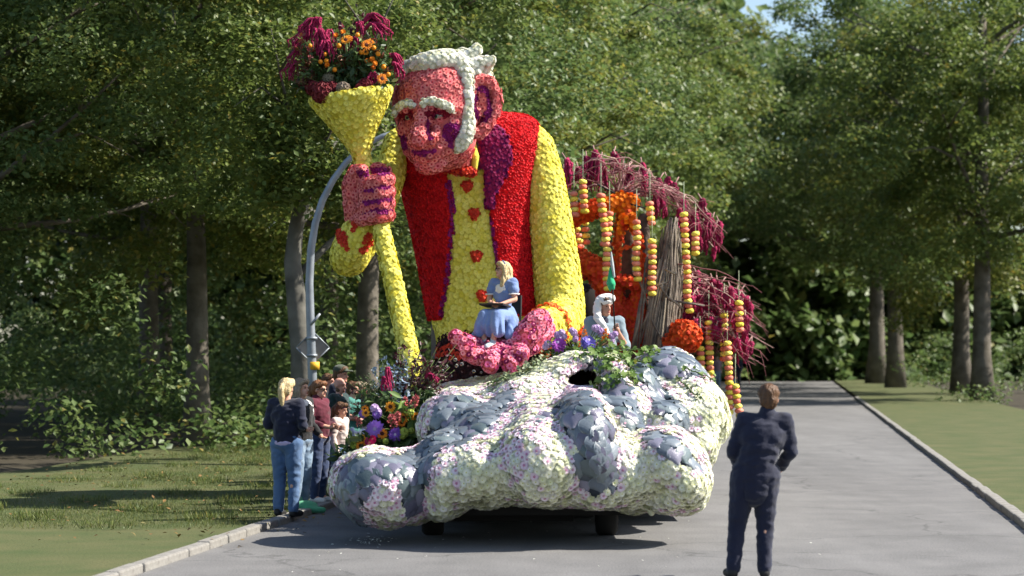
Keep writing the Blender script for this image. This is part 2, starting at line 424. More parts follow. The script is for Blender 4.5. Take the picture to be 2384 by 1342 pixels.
def crown_mesh(seed, rx, rz, nclump, per, size, m):
    g = np.random.default_rng(seed)
    d = g.normal(0, 1, (nclump, 3)); d /= np.linalg.norm(d, axis=1)[:, None]
    rad = g.random(nclump) ** .38
    lump = np.array([1 + .35 * noise.noise(Vector(v) * 1.7 + Vector((seed * 3.1, 0, 0))) for v in d])
    c = d * (rad * lump)[:, None] * np.array([rx, rx, rz])
    V, Fc, rn = leafcloud(c, g.uniform(.5, 1.15, nclump) * rx / 5, per, size, g)
    me = np_mesh('crown', V, Fc, m, None, False, rn); return me, c
def limbs_mesh(seed, h, rx, rz, r0, lean=(0, 0), m=None, path=None, ends=None):
    g = random.Random(seed); mb = MB(); n = 9; pts = []; rad = []
    for i in range(n):
        t = i / (n - 1)
        p = Vector(path(t)) if path else Vector((lean[0] * t + .12 * noise.noise((t * 3, seed, 0)), lean[1] * t + .12 * noise.noise((t * 3, seed, 5)), h * t))
        pts.append(p); rad.append(r0 * (1.35 if i == 0 else 1) * (1 - .62 * t))
    mb.tube(pts, rad, 12)
    for k in range(9):
        t = g.uniform(.42, .98); i = min(int(t * (n - 1)), n - 2); p = pts[i].lerp(pts[i + 1], t * (n - 1) - i)
        a = g.uniform(0, 6.28); L = rx * g.uniform(.55, .95); up = rz * g.uniform(.1, .7); r = r0 * .34 * (1.2 - t * .5)
        q = [p + Vector((math.cos(a) * L * s, math.sin(a) * L * s, up * s ** .8 - .25 * math.sin(s * 3))) for s in (0, .25, .5, .75, 1)]
        mb.tube(q, [r, r * .8, r * .55, r * .35, r * .14], 7)
        for s in (2, 3):
            b = a + g.choice((-1, 1)) * g.uniform(.5, 1.0); l2 = L * .45
            mb.tube([q[s], q[s] + Vector((math.cos(b) * l2 * .5, math.sin(b) * l2 * .5, .3)), q[s] + Vector((math.cos(b) * l2, math.sin(b) * l2, .3 * g.uniform(-1, 2)))], [r * .5, r * .3, r * .1], 6)
    return mb.mesh('trunk', m or m_bark)
TH, TRX, TRZ = 8.6, 4.6, 5.2
crowns = [crown_mesh(11, TRX, TRZ, 230, 300, .135, m_leaf[0])[0], crown_mesh(12, TRX, TRZ, 220, 300, .135, m_leaf[1])[0], crown_mesh(13, TRX, TRZ, 240, 300, .135, m_leaf[2])[0], crown_mesh(14, TRX, TRZ * 1.1, 220, 300, .135, m_leaf[0])[0]]
trunks = [limbs_mesh(21 + i, TH + 1.5, TRX, TRZ, .26) for i in range(3)]
def tree(x, y, label, k, s=1.0, cz=TH, sz=None, rz=None, grp='trees behind the parade road'):
    t = thing('broadleaf_tree', label, 'tree', (x, y, 0), rng.uniform(0, 6.28) if rz is None else rz, grp)
    t.scale = (s, s, sz or s)
    link('trunk', trunks[k % 3], t)
    c = link('crown', crowns[k % 4], t); c.location = (0, 0, cz); c.rotation_euler = (0, 0, rng.uniform(0, 6.28))
    return t
# the pale leaning trunk beside the lamp
tr = thing('broadleaf_tree', 'broadleaf tree with a pale leaning trunk right behind the street lamp', 'tree', (P(712, 890, 37).x, 37, 0), 0, 'trees behind the parade road')
def pth(t):
    y = 890 + (330 - 890) * t; xs = np.interp(y, [330, 460, 540, 600, 700, 890], [715, 703, 688, 680, 690, 712])
    p = P(xs, y, 37); return p - Vector((tr.location.x, 37, 0)) if t > 0 else (0, 0, 0)
link('trunk', limbs_mesh(31, 6, 3.8, 4.5, .215, m=m_palebark, path=pth), tr)
cr_ = link('crown', crowns[3], tr); cr_.location = (-.7, .6, 8.4); cr_.scale = (.86, .75, .85)
_g = np.random.default_rng(77); _n = 64; _px = _g.uniform(610, 850, _n); _py = _g.uniform(170, 478, _n); _c = np.array([tuple(P(a, b, Y)) for a, b, Y in zip(_px, _py, _g.uniform(35.2, 36.6, _n))]) - np.array(tr.location)
V, Fc, rn = leafcloud(_c, _g.uniform(.35, .75, _n), 110, .13, _g)
link('foliage', np_mesh('foliage', V, Fc, m_leaf[0], None, False, rn), tr)
LEFT = [(-10.5, 41, 2, 1.0, 'broad tree at the far left of the verge, deep green crown'), (-15, 45, 0, 1.1, 'tall green tree standing farthest left of the row'),
        (-6.6, 45, 1, 1.02, 'yellow-green tree behind the crowd, left of the street lamp'), (-3.2, 48, 2, 1.1, 'dark green tree behind the bouquet in the horn'),
        (-1.8, 56, 1, 1.12, 'yellow-green tree spreading above the white-haired head'), (-9.5, 56, 0, 1.15, 'green tree in the second row behind the pale trunk'),
        (-16, 60, 2, 1.2, 'deep green tree in the second row at the far left'), (-.4, 64, 2, 1.2, 'dark tree directly behind the red waistcoat shoulder'),
        (-5.6, 66, 0, 1.25, 'mid green tree in the third row behind the crowd'), (1.2, 74, 0, 1.32, 'green tree behind the yellow sleeve'),
        (-12, 74, 1, 1.3, 'yellowish tree deep in the row at left'), (2.2, 84, 2, 1.45, 'deep green tree above the burgundy twig canopy'),
        (3.6, 95, 1, 1.6, 'yellow-green tall tree behind the twig canopy'), (4.6, 107, 0, 1.75, 'tall green tree far along the left side of the road'),
        (6.6, 120, 2, 1.9, 'dark tall tree at the end of the left side row'), (-3.5, 86, 2, 1.5, 'dark tree deep behind the giant figure')]
RIGHT = [(18.4, 84, 0, 1.5, 'green tree first on the right side of the road'), (20.5, 98, 1, 1.6, 'yellow-green tree second on the right side of the road'),
         (20, 112, 2, 1.75, 'deep green tree third on the right side of the road'), (21.5, 127, 0, 1.9, 'tall green tree last on the right side of the road')]
for x, y, k, s, lb in LEFT + RIGHT:
    tree(x, y, lb, k, s, cz=TH - (1.0 if y > 70 else .4))
g_ = np.random.default_rng(5)
# the far wood that closes the road, and the shaded undergrowth below the trees
n = 2200; c = np.stack([g_.uniform(-48, 62, n), g_.uniform(0, 13, n), g_.random(n) ** 1.3 * 33], 1); c[:, 1] += 128 + .5 * c[:, 0]; c[:, 2] *= np.interp(c[:, 0], [-48, 5, 22, 40], [1, 1, .5, .18])
V, Fc, rn = leafcloud(c, g_.uniform(1.3, 2.6, n), 90, .95, g_)
w_ = link('woods', np_mesh('woods', V, Fc, m_leaf[2], None, False, rn), None, 'stuff')
n = 900; yy = g_.uniform(41, 110, n); c = np.stack([np.array([xl(v) for v in yy]) - 3.2 - g_.random(n) ** 1.5 * 26, yy, g_.random(n) ** 1.5 * 3.8 + .15], 1)
n2 = 160; y2 = g_.uniform(78, 135, n2); c2 = np.stack([np.array([xr(v) for v in y2]) + 3.2 + g_.random(n2) * 16, y2, g_.random(n2) ** 1.5 * 2.6 + .15], 1)
V, Fc, rn = leafcloud(np.concatenate([c, c2]), g_.uniform(.6, 1.3, n + n2), 120, .165, g_)
link('undergrowth', np_mesh('undergrowth', V, Fc, m_leaf[2], None, False, rn), None, 'stuff')
# grass on the verge behind the spectators
n = 90000; yy = g_.uniform(24, 46, n); c = np.stack([np.array([xl(v) for v in yy]) - .2 - g_.random(n) * 5.5, yy, np.full(n, .04)], 1)
N = g_.normal(0, .4, (n, 3)); N[:, 2] = 1
blade = ([(-.03, 0, 0), (.03, 0, 0), (.02, .02, .6), (.12, .08, 1.0)], [(0, 1, 2), (0, 2, 3)], [0, 0])
m_grass = leafmat('grass_blade', (.06, .1, .02), (.1, .14, .03), (.16, .17, .04), .3)
joined('grass', blade, c, frames(N, g=g_), g_.uniform(.035, .08, n) * (1 + .9 * (np.sin(c[:, 0] * 3.1) * np.sin(c[:, 1] * 2.3) > .55)), m_grass, None, 'stuff', g_)

n = 900; yy = g_.uniform(22, 50, n); c = np.stack([np.array([xl(v) for v in yy]) + .5 - g_.random(n) ** 1.3 * 7, yy, np.full(n, .06)], 1); c[:, 2] = np.where(c[:, 0] > np.array([xl(v) for v in yy]) + .0, .008, .09)
m_fallen = mat('fallen_leaf', (.16, .09, .03), (.2, .13, .04), .8, 'rnd', stops=[(0, (.1, .05, .02)), (.5, (.22, .13, .04)), (1, (.12, .11, .04))])
joined('fallen_leaves', LEAF, c, frames(np.tile([0, 0, 1.0], (n, 1)), tilt=.3, g=g_), g_.uniform(.04, .09, n), [m_fallen], None, 'stuff', g_)
# ---------------------------------------------------------------- street lamp and the sign seen from behind
m_galv = mat('galvanised_steel', (.2, .225, .255), (.3, .33, .36), .5, metal=.4, scale=5, spec=.5)
m_signback = mat('sign_back', (.16, .16, .16), (.22, .22, .22), .75)
m_yel = flat('yellow_sticker', (.75, .42, .03))
YL = 33.0
pl = thing('street_lamp', 'grey steel street lamp whose curved pole bends over behind the flower horn', 'street lamp', P(728, 0, YL).xy.to_3d(), world=True)
pts = [Vector((P(728, 0, YL).x, YL, 0))] + [P(x, y, YL) for x, y in ((727, 870), (723, 760), (720, 660), (724, 580), (734, 520), (750, 468), (775, 420), (806, 378), (845, 342), (890, 318), (930, 306))]
MB().tube(pts, [.076, .07, .066, .063, .06, .056, .053, .05, .047, .044, .041, .039], 14).build('pole', m_galv, pl)
h = P(935, 304, YL); MB().ell(h + Vector((.25, 0, -.02)), (.36, .13, .07)).build('lamp_head', m_galv, pl)
b0 = P(728, 752, YL); MB().tube([b0 + Vector((-.02, -.08, -.03)), b0 + Vector((.05, -.09, .05)), b0 + Vector((.12, -.09, .14))], [.022, .022, .018], 8).build('bracket', m_galv, pl)
b0 = P(731, 852, YL); MB().tube([b0 + Vector((0, 0, -.06)), b0 + Vector((0, 0, .06))], .086, 14).build('sticker', m_yel, pl)
for yb in (788, 828):
    b0 = P(726, yb, YL); MB().tube([b0 + Vector((0, 0, -.02)), b0 + Vector((0, 0, .02))], .085, 14).build('clamp', m_galv, pl)
sg = thing('road_sign', 'grey back of a diamond shaped road sign clamped to the lamp pole', 'road sign', P(728, 808, YL + .12), world=True)
rot = Euler((0, R(45), R(6))).to_matrix()
me = apply_mods(MB().box(P(728, 810, YL + .11), (.185, .009, .185), rot).mesh('plate', m_signback, False), [('BEVEL', dict(width=.02, segments=3, affect='EDGES'))])
link('plate', me, sg)
rm_ = MB(); cc = P(728, 810, YL + .1)
q = [cc + rot @ Vector((sx * .18, 0, sz * .18)) for sx, sz in ((-1, -1), (1, -1), (1, 1), (-1, 1))]
for i in range(4): rm_.tube([q[i], q[(i + 1) % 4]], .011, 6)
rm_.build('rim', m_galv, sg)
# ---------------------------------------------------------------- flower materials
def fl(name, a, b, c=None, tr=.12):
    return mat(name, a, b, .65, 'rnd', spec=.2, trans=tr, stops=[(0, a), (.5, b), (1, c or a)])
m_cream = fl('cream_petal', (.76, .76, .56), (.84, .84, .7), (.7, .72, .48)); m_creamc = fl('cream_centre', (.5, .55, .16), (.62, .62, .25))
m_white = fl('white_petal', (.86, .86, .78), (.8, .81, .68), (.88, .86, .82), .25)
m_lilac = fl('lilac_petal', (.78, .66, .74), (.82, .75, .79), (.74, .57, .68)); m_lilacc = fl('lilac_centre', (.48, .2, .33), (.58, .34, .42))
m_pink = fl('salmon_petal', (.74, .19, .18), (.8, .26, .24), (.7, .15, .17)); m_pinkc = fl('salmon_centre', (.36, .015, .035), (.44, .03, .05))
m_rose = fl('rose_petal', (.78, .18, .28), (.82, .32, .4), (.7, .1, .3)); m_rosec = fl('rose_centre', (.5, .03, .09), (.6, .06, .1))
m_purp = fl('purple_petal', (.2, .008, .12), (.28, .015, .17), (.22, .006, .09)); m_mag = fl('magenta_petal', (.2, .005, .07), (.3, .012, .1), (.17, .004, .07))
m_dred = fl('dark_red_petal', (.2, .004, .025), (.3, .008, .03), (.16, .002, .03))
m_yell = fl('yellow_petal', (.85, .78, .13), (.88, .83, .21), (.79, .71, .08)); m_yellc = fl('yellow_centre', (.68, .56, .06), (.74, .62, .08))
m_red = fl('red_petal', (.55, .005, .012), (.68, .01, .015), (.42, .003, .01), .08)
m_orange = fl('orange_petal', (.82, .22, .012), (.86, .3, .02), (.78, .15, .012)); m_ored = fl('orange_red_petal', (.74, .1, .025), (.78, .14, .03), (.64, .06, .02))
m_coral = fl('coral_petal', (.76, .22, .15), (.8, .3, .2), (.72, .17, .12)); m_bred = fl('brick_red_petal', (.62, .05, .025), (.68, .075, .03), (.54, .03, .02))
m_basec = flat('cream_base', (.66, .66, .44), .9, bump=.5); m_basep = flat('salmon_base', (.62, .12, .12), .9, bump=.5)
m_basey = flat('yellow_base', (.74, .64, .08), .9, bump=.5); m_baser = flat('red_base', (.52, .004, .01), .9, bump=.5)
m_baseo = flat('orange_base', (.62, .1, .012), .9, bump=.5); m_based = flat('burgundy_base', (.02, .006, .008), .95, bump=.5)
m_baseu = flat('purple_base', (.14, .005, .1), .9, bump=.5)
def cabmat(name, a, b, c):
    return mat(name, a, b, .34, 'rnd', spec=.55, bump=.22, bscale=14, trans=.04, stops=[(0, a), (.5, b), (1, c)])
m_cab = [cabmat('cabbage_blue', (.06, .078, .1), (.11, .135, .165), (.19, .22, .25)), cabmat('cabbage_violet', (.08, .078, .12), (.135, .13, .185), (.21, .205, .27)), cabmat('cabbage_green', (.055, .08, .088), (.105, .14, .15), (.18, .215, .23))]
m_rim = mat('cabbage_rim', (.15, .19, .22), (.22, .265, .3), .4, scale=9, trans=.06)
m_cabbase = flat('cabbage_base', (.025, .032, .042), .7, bump=.4)  # much darker than the leaves: shade of the gaps put into the colour
m_black = flat('black_rubber', (.012, .012, .012), .8); m_chas = flat('chassis_paint', (.012, .011, .012), .6); m_steel = flat('wheel_steel', (.12, .12, .12), .5, metal=.6)
m_cloth_dark = flat('dark_cloth', (.02, .006, .01), .95, bump=.4)

# ---------------------------------------------------------------- rock-shaped float base
base = thing('parade_float', 'rock shaped parade float base clad in white flowers and grey cabbage leaves', 'parade float', (0, 27, 0), world=True)
mb = MB()
def E(px, py, Y, rx, ry, rz, a=0):   # centre in photograph pixels, radii: rx and ry in pixels, rz (depth) in metres, roll in degrees
    Y -= .9; mb.ell(P(px, py, Y), (M(rx, Y), rz, M(ry, Y)), Euler((0, R(a), 0)).to_matrix(), 20, 12)
E(895, 1135, 23.7, 118, 90, .75, 4); E(838, 1130, 23.9, 66, 78, .7); E(945, 1105, 24.2, 86, 56, .8, -14); E(960, 1180, 24.1, 60, 36, .6, -8)
E(1060, 1000, 25.2, 88, 90, .8, -8); E(1075, 950, 25.6, 66, 40, .7); E(1145, 955, 25.6, 90, 50, .7, -10); E(1050, 1095, 24.2, 90, 92, .8)
E(1035, 1150, 23.9, 60, 50, .6, -18); E(1180, 1085, 23.6, 130, 72, .75); E(1150, 1040, 24.4, 110, 60, .7, -18); E(1260, 1082, 23.3, 120, 96, .75); E(1250, 1010, 23.9, 80, 58, .7, -24)
E(1270, 1140, 23.5, 150, 38, .6); E(1220, 935, 25.5, 110, 60, .7, -16); E(1370, 1040, 23.3, 72, 115, .65, -10); E(1350, 950, 23.9, 60, 42, .6, -8); E(1390, 1140, 23.4, 70, 48, .6)
E(1300, 900, 25.7, 90, 62, .6, -14); E(1360, 935, 25.3, 85, 50, .5); E(1350, 845, 25.8, 62, 22, .45, -4); E(1430, 895, 25.0, 42, 70, .5, -12); E(1465, 965, 24.7, 44, 76, .55, -14)
E(1500, 930, 25.1, 40, 88, .5, -12); E(1450, 1040, 24.2, 70, 70, .6); E(1555, 900, 26.0, 92, 84, .8, 10); E(1570, 965, 25.4, 62, 76, .7, 0); E(1520, 865, 26.0, 50, 42, .6)
E(1620, 965, 25.6, 76, 98, .8, -6); E(1620, 1040, 25.2, 48, 60, .6); E(1640, 1000, 25.4, 40, 70, .5, 8); E(1545, 1075, 23.6, 92, 84, .75, 6); E(1590, 1120, 23.5, 60, 70, .65); E(1570, 1160, 23.6, 74, 38, .55, 0); E(1490, 1120, 23.8, 80, 62, .6)
E(1465, 1165, 23.8, 60, 28, .5); E(1062, 1108, 23.6, 92, 78, .66); E(1130, 1095, 23.5, 100, 84, .7); E(1450, 1100, 23.5, 80, 88, .62); E(1235, 985, 24.5, 110, 58, .6, -25); E(1140, 1020, 24.3, 90, 50, .6, -20); E(1400, 985, 24.2, 60, 60, .5); E(1030, 1172, 23.7, 56, 38, .55); E(1110, 1005, 24.7, 90, 60, .6, -20); E(1440, 1000, 24.1, 60, 70, .55); E(1480, 1070, 23.8, 60, 60, .6); E(1190, 985, 24.9, 80, 60, .6, -20); E(1540, 990, 24.6, 60, 50, .5); E(1420, 1090, 23.4, 60, 60, .5); E(915, 1068, 26.0, 80, 30, .6); E(1000, 960, 26.5, 60, 50, .7)
mb.box(P(1270, 1030, 27.6), (M(300, 27.6), 2.6, M(100, 27.6)))
mb.box(P(1480, 960, 29), (M(110, 29), 2.6, M(80, 29)))
mb.ell(P(1240, 960, 27.5), (1.8, 2.0, .45), None, 24, 12)
rock = blob(mb, 'rock', [m_basec, m_cabbase, m_based], .042, 30, True)
# organic unevenness, and the cave mouth pushed inward
V = np.empty(len(rock.vertices) * 3, np.float32); rock.vertices.foreach_get('co', V); V = V.reshape(-1, 3)
Nn = np.empty(len(rock.vertices) * 3, np.float32); rock.vertices.foreach_get('normal', Nn); Nn = Nn.reshape(-1, 3)
dsp = np.array([.055 * noise.noise(Vector(v) * 2.1) + .025 * noise.noise(Vector(v) * 5.0) for v in V.tolist()])
V = V + Nn * dsp[:, None]
CAVE = [(1316, 890), (1322, 872), (1345, 858), (1372, 852), (1392, 862), (1397, 886), (1392, 903), (1345, 902), (1325, 898)]
px, py = proj(V); inc = pip(CAVE, px, py) & (V[:, 1] < 26.1) & (Nn[:, 1] < .3)
V[inc, 1] += 1.1; V[inc, 2] -= .05
rock.vertices.foreach_set('co', V.astype(np.float32).ravel()); rock.update()
LEAFP = [[(800, 1082), (860, 1062), (930, 1057), (985, 1040), (1003, 985), (1020, 926), (1078, 918), (1125, 942), (1190, 905), (1200, 930), (1152, 985), (1140, 1008), (1060, 1040), (1030, 1046), (1005, 1080), (992, 1130), (985, 1185), (940, 1204), (932, 1150), (925, 1113), (888, 1112), (852, 1150), (842, 1190), (862, 1240), (808, 1232), (778, 1150)],
         [(1125, 1056), (1180, 1038), (1260, 975), (1308, 932), (1330, 914), (1372, 912), (1402, 950), (1430, 1010), (1437, 1080), (1427, 1130), (1382, 1162), (1350, 1130), (1335, 1072), (1346, 1050), (1312, 1000), (1300, 963), (1250, 985), (1190, 1033), (1130, 1060)],
         [(1395, 925), (1412, 880), (1440, 862), (1462, 900), (1490, 950), (1507, 1002), (1475, 1007), (1440, 962), (1418, 942)],
         [(1470, 860), (1500, 826), (1560, 810), (1622, 840), (1642, 872), (1592, 886), (1532, 882), (1547, 902), (1572, 930), (1602, 965), (1602, 1002), (1560, 988), (1530, 960), (1510, 920), (1488, 890)],
         [(1480, 1012), (1520, 1003), (1562, 1014), (1604, 1050), (1634, 1092), (1602, 1098), (1570, 1072), (1530, 1052)],
         [(1345, 850), (1380, 836), (1410, 850), (1412, 872), (1392, 858), (1365, 850)]]
def classify(Pt):
    x, y = proj(Pt); ins = np.zeros(len(x), bool); d = np.full(len(x), 1e9)
    wob = np.array([noise.noise(Vector(p) * 6) for p in Pt.tolist()]) * 5
    for pg in LEAFP: ins |= pip(pg, x + wob, y - wob); d = np.minimum(d, pdist(pg, x, y))
    cav = pip(CAVE, x, y)
    return x, y, ins, d, cav
ctr = np.empty(len(rock.polygons) * 3, np.float32); rock.polygons.foreach_get('center', ctr); ctr = ctr.reshape(-1, 3).astype(float)
x, y, ins, d, cav = classify(ctr)
rock.polygons.foreach_set('material_index', np.where(cav & (ctr[:, 1] < 27.6), 2, np.where(ins & (ctr[:, 1] < 27.0), 1, 0)).astype(np.int32))  # cave faces near-black: darkness of the recess put into the colour
link('rock', rock, base)
Pt, N = scatter(rock, .052, lambda p, n: facing(p, n, -.45) & (p[:, 1] < 28.2), seed=3)
x, y, ins, d, cav = classify(Pt)
ok = ~ins & ~cav
nz = np.array([noise.noise(Vector(p) * 1.5 + Vector((9, 0, 0))) + .5 * noise.noise(Vector(p) * 4.0) for p in Pt.tolist()])
LIL = [[(835, 1130), (880, 1105), (930, 1110), (930, 1220), (840, 1225)], [(1150, 1060), (1215, 1020), (1240, 1060), (1225, 1120), (1190, 1130)], [(1180, 900), (1320, 860), (1390, 900), (1300, 930), (1210, 980), (1130, 1040), (1100, 1030)]]
lil = np.zeros(len(x), bool)
for pg in LIL: lil |= pip(pg, x, y)
pl_ = np.where(d < 13, .68, np.where(d < 28, .3, .05)) + lil * .3 + np.where(nz > .28, .18, 0)
isl = ok & (rng.random(len(x)) < pl_)
isc = ok & ~isl
wht = isc & (rng.random(len(x)) < np.clip(.25 + nz, .05, .8))
cover('cream_chrysanthemum', 'cream_chrysanthemums', SOFT, Pt[isc & ~wht], N[isc & ~wht], .05, [m_cream, m_creamc], base, 160, .22)
cover('white_chrysanthemum', 'white_chrysanthemums', SOFT, Pt[wht], N[wht], .05, [m_white, m_creamc], base, 70, .22)
cover('lilac_chrysanthemum', 'lilac_chrysanthemums', DAHL, Pt[isl], N[isl], .049, [m_lilac, m_lilacc], base, 130, .22)
# cabbage leaves, laid like scales with their tips down the slope
Pl, Nl = scatter(rock, .09, lambda p, n: facing(p, n, -.2) & (p[:, 1] < 27.2), seed=5)
x, y, ins, d, cav = classify(Pl); k = ins & ~cav; Pl, Nl = Pl[k], Nl[k]; d = d[k]
down = np.array([(.12, -.35, -1.0)]) + rng.normal(0, .09, Pl.shape)
Yv = -(down - Nl * (down * Nl).sum(1)[:, None]); Yv /= np.linalg.norm(Yv, axis=1)[:, None]
Nt = Nl + Yv * .34; Nt += rng.normal(0, .06, Nt.shape)
Xv = np.cross(Yv, Nt); Xv /= np.linalg.norm(Xv, axis=1)[:, None]; Nt = np.cross(Xv, Yv)
Rl = np.stack([Xv, Yv, Nt], 2); Sl = rng.uniform(.19, .255, len(Pl)) * np.clip(.72 + d / 90, .72, 1.0)
Pl = Pl + Yv * (Sl * .45)[:, None] + Nl * .004
CAB = [cabbage(i) for i in range(6)]
vw = -(Nl * Pl).sum(1) + rng.random(len(Pl)); order = np.argsort(-vw)
print('cabbage leaves', len(Pl))
cl_mes = [np_mesh('cabbage_leaf', np.array(t[0]), np.array(t[1]), [m_cab[i % 3], m_rim], t[2], True) for i, t in enumerate(CAB)]
# blue, violet and green leaf colours picked at random
for r_, i in enumerate(order[:300]):
    o = bpy.data.objects.new('cabbage_leaf', cl_mes[int(rng.integers(6))]); C.objects.link(o); o.parent = base; o.matrix_parent_inverse = Matrix.Translation(-base.location)
    m = Matrix(Rl[i].tolist()).to_4x4() @ Matrix.Scale(Sl[i], 4); m.translation = Vector(Pl[i]); o.matrix_basis = m
if len(order) > 300:
    i = order[300:]; o = joined('cabbage_leaves', CAB[0], Pl[i], Rl[i], Sl[i], [m_cab[0], m_rim], base, 'stuff')
# loose petal tuft hanging under the right boulder
MB().chain([P(1506, 1165, 22.6), P(1512, 1180, 22.55), P(1517, 1194, 22.55)], [.03, .05, .035]).build('hanging_leaf_tuft', m_cream, base)
# chassis and wheels under the skirt
mb = MB(); mb.box((P(1220, 0, 26.0).x, 26.6, .46), (1.25, 3.4, .2)); mb.box((P(1220, 0, 24.6).x, 23.4, .36), (1.1, .12, .1)); mb.box((P(1220, 0, 27).x, 30.5, .7), (1.9, 3.4, .2))
mb.box((P(1180, 0, 24.6).x, 24.9, .28), (.75, .8, .16)); mb.box((P(1200, 0, 24.6).x, 26.6, .26), (.95, .5, .25))
mb.build('chassis', m_chas, base, False)
def wheel(c, r, w):
    t = MB()
    prof = [(r * .55, -w / 2), (r * .9, -w / 2), (r, -w * .36), (r * 1.01, 0), (r, w * .36), (r * .9, w / 2), (r * .55, w / 2)]
    n = 28; V = []; Fs = []
    for i in range(n):
        a = 6.2832 * i / n
        for rr, dx in prof: V.append(Vector(c) + Vector((dx, rr * math.cos(a), rr * math.sin(a))))
    k = len(prof)
    for i in range(n):
        for j in range(k - 1): Fs.append((i * k + j, i * k + j + 1, ((i + 1) % n) * k + j + 1, ((i + 1) % n) * k + j))
    t.add(V, Fs); o = t.build('wheel', m_black, base)
    h = MB().tube([Vector(c) + Vector((-w * .3, 0, 0)), Vector(c) + Vector((w * .3, 0, 0))], r * .56, 20); h.build('rim', m_steel, o)
for xx in (P(1008, 0, 23.75).x, P(1412, 0, 23.75).x):
    for yy in (23.75, 29.5): wheel((xx, yy, .31), .31, .24)
# skirt of dark cloth behind the flower edge
mb = MB()
mb.box((P(1230, 0, 27).x, 28.4, .42), (2.0, 2.8, .2)); mb.build('skirt', m_cloth_dark, base, False)
# fallen petals on the road
n = 60; pp = np.stack([rng.normal(P(865, 0, 22.9).x, .12, n), rng.normal(23.0, .35, n), np.full(n, .006)], 1)
pp = np.concatenate([pp, np.stack([rng.uniform(-2.2, 3.2, 40), rng.uniform(19.5, 27, 40), np.full(40, .006)], 1)])
joined('fallen_petals', ([(0, 0, 0), (.5, .3, .12), (1, 0, .05), (.5, -.3, .1)], [(0, 2, 1), (0, 3, 2)], [0, 0]), pp, frames(np.tile([0, 0, 1.0], (len(pp), 1)), tilt=.2), rng.uniform(.02, .045, len(pp)), [m_white], None, 'stuff')
# ---------------------------------------------------------------- the giant old man
gi = thing('giant_figure', 'giant old man figure of pink, yellow and red flowers with white hair and open palm', 'float figure', (P(1130, 0, 29.5).x, 29.5, 0), world=True)
def loft(rows, YC, n=96, p=2.4, sub=10):
    """rows: (y px, centre x px, half width px, half depth m, centre depth m)"""
    rows = np.array(rows, float); ys = np.concatenate([np.linspace(rows[i, 0], rows[i + 1, 0], sub, endpoint=False) for i in range(len(rows) - 1)] + [[rows[-1, 0]]])
    def sm(k):
        v = np.interp(ys, rows[:, 0], rows[:, k]); kern = np.ones(7) / 7; pd = np.pad(v, 3, 'edge'); return np.convolve(pd, kern, 'valid')
    cx, hw, hd, yc = sm(1), sm(2), sm(3), sm(4); V = []; Fs = []
    for i, y in enumerate(ys):
        for j in range(n):
            a = 2 * math.pi * j / n; c, s = math.cos(a), math.sin(a)
            Y = yc[i] + hd[i] * math.copysign(abs(s) ** (2 / p), s)
            base_ = P(cx[i], y, yc[i]); V.append((base_.x + M(hw[i], yc[i]) * math.copysign(abs(c) ** (2 / p), c), Y, base_.z))
    m = len(ys)
    for i in range(m - 1):
        for j in range(n):
            j2 = (j + 1) % n; Fs.append((i * n + j, (i + 1) * n + j, (i + 1) * n + j2, i * n + j2))
    V.append(tuple(np.mean(V[:n], 0))); V.append(tuple(np.mean(V[(m - 1) * n:m * n], 0)))
    for j in range(n):
        j2 = (j + 1) % n; Fs.append((m * n, j, j2)); Fs.append((m * n + 1, (m - 1) * n + j2, (m - 1) * n + j))
    return V, Fs
TORSO = [(276, 1112, 60, .30, 29.45), (281, 1108, 122, .42, 29.45), (295, 1096, 150, .52, 29.4), (340, 1090, 157, .6, 29.35), (430, 1090, 149, .64, 29.4), (520, 1099, 135, .64, 29.45), (620, 1115, 131, .64, 29.5), (735, 1133, 128, .64, 29.5), (806, 1140, 118, .6, 29.5)]
tv, tf = loft(TORSO, 29.4)
me_t = MB().add(tv, tf).mesh('shirt', m_basey)
SHIRT = [(1020, 330), (1120, 330), (1122, 395), (1130, 450), (1141, 520), (1158, 620), (1172, 700), (1180, 735), (1300, 735), (1300, 830), (980, 830), (1000, 738), (1030, 738), (1045, 640), (1053, 560), (1055, 480), (1048, 440), (1040, 395)]
def front(p): return p[:, 1] < 29.55
link('shirt', me_t, gi).name = 'shirt'
Pt, N = scatter(me_t, .048, lambda p, n: facing(p, n) & front(p) & pip(SHIRT, *proj(p)), seed=11)
shirt_o = bpy.data.objects['shirt']
cover('yellow_chrysanthemum', 'yellow_chrysanthemums', SOFT, Pt, N, .042, [m_yell, m_yellc], shirt_o, 90, .2)
# the waistcoat: a shell over the torso outside the shirt front
tvn = np.array(tv); me_tmp = MB().add(tv, tf).mesh('t', m_baser)
cen = np.array([np.mean([tv[i] for i in f], 0) for f in tf]); cx_, cy_ = proj(cen)
isv = ~(pip(SHIRT, cx_, cy_) & (cen[:, 1] < 29.55)) & (cy_ < 745)
nv_ = np.empty(len(me_tmp.vertices) * 3, np.float32); me_tmp.vertices.foreach_get('normal', nv_); nv_ = nv_.reshape(-1, 3)
tv2 = tvn + nv_ * .055
me_v = MB().add(tv2.tolist(), [f for f, k in zip(tf, isv) if k]).mesh('waistcoat', m_baser)
me_v = solidify(me_v, .07); me_v.name = 'waistcoat'
vest = link('waistcoat', me_v, gi)
LAPEL = [(1104, 322), (1130, 292), (1165, 306), (1184, 345), (1178, 395), (1156, 440), (1140, 502), (1129, 474), (1123, 400), (1108, 360)]
TRIML = [(1046, 430), (1056, 480), (1054, 560), (1046, 640), (1032, 736)]; TRIMR = [(1129, 470), (1142, 520), (1159, 620), (1173, 700)]
Pt, N = scatter(me_v, .031, lambda p, n: facing(p, n, -.25) & (p[:, 1] < 29.9), seed=12)
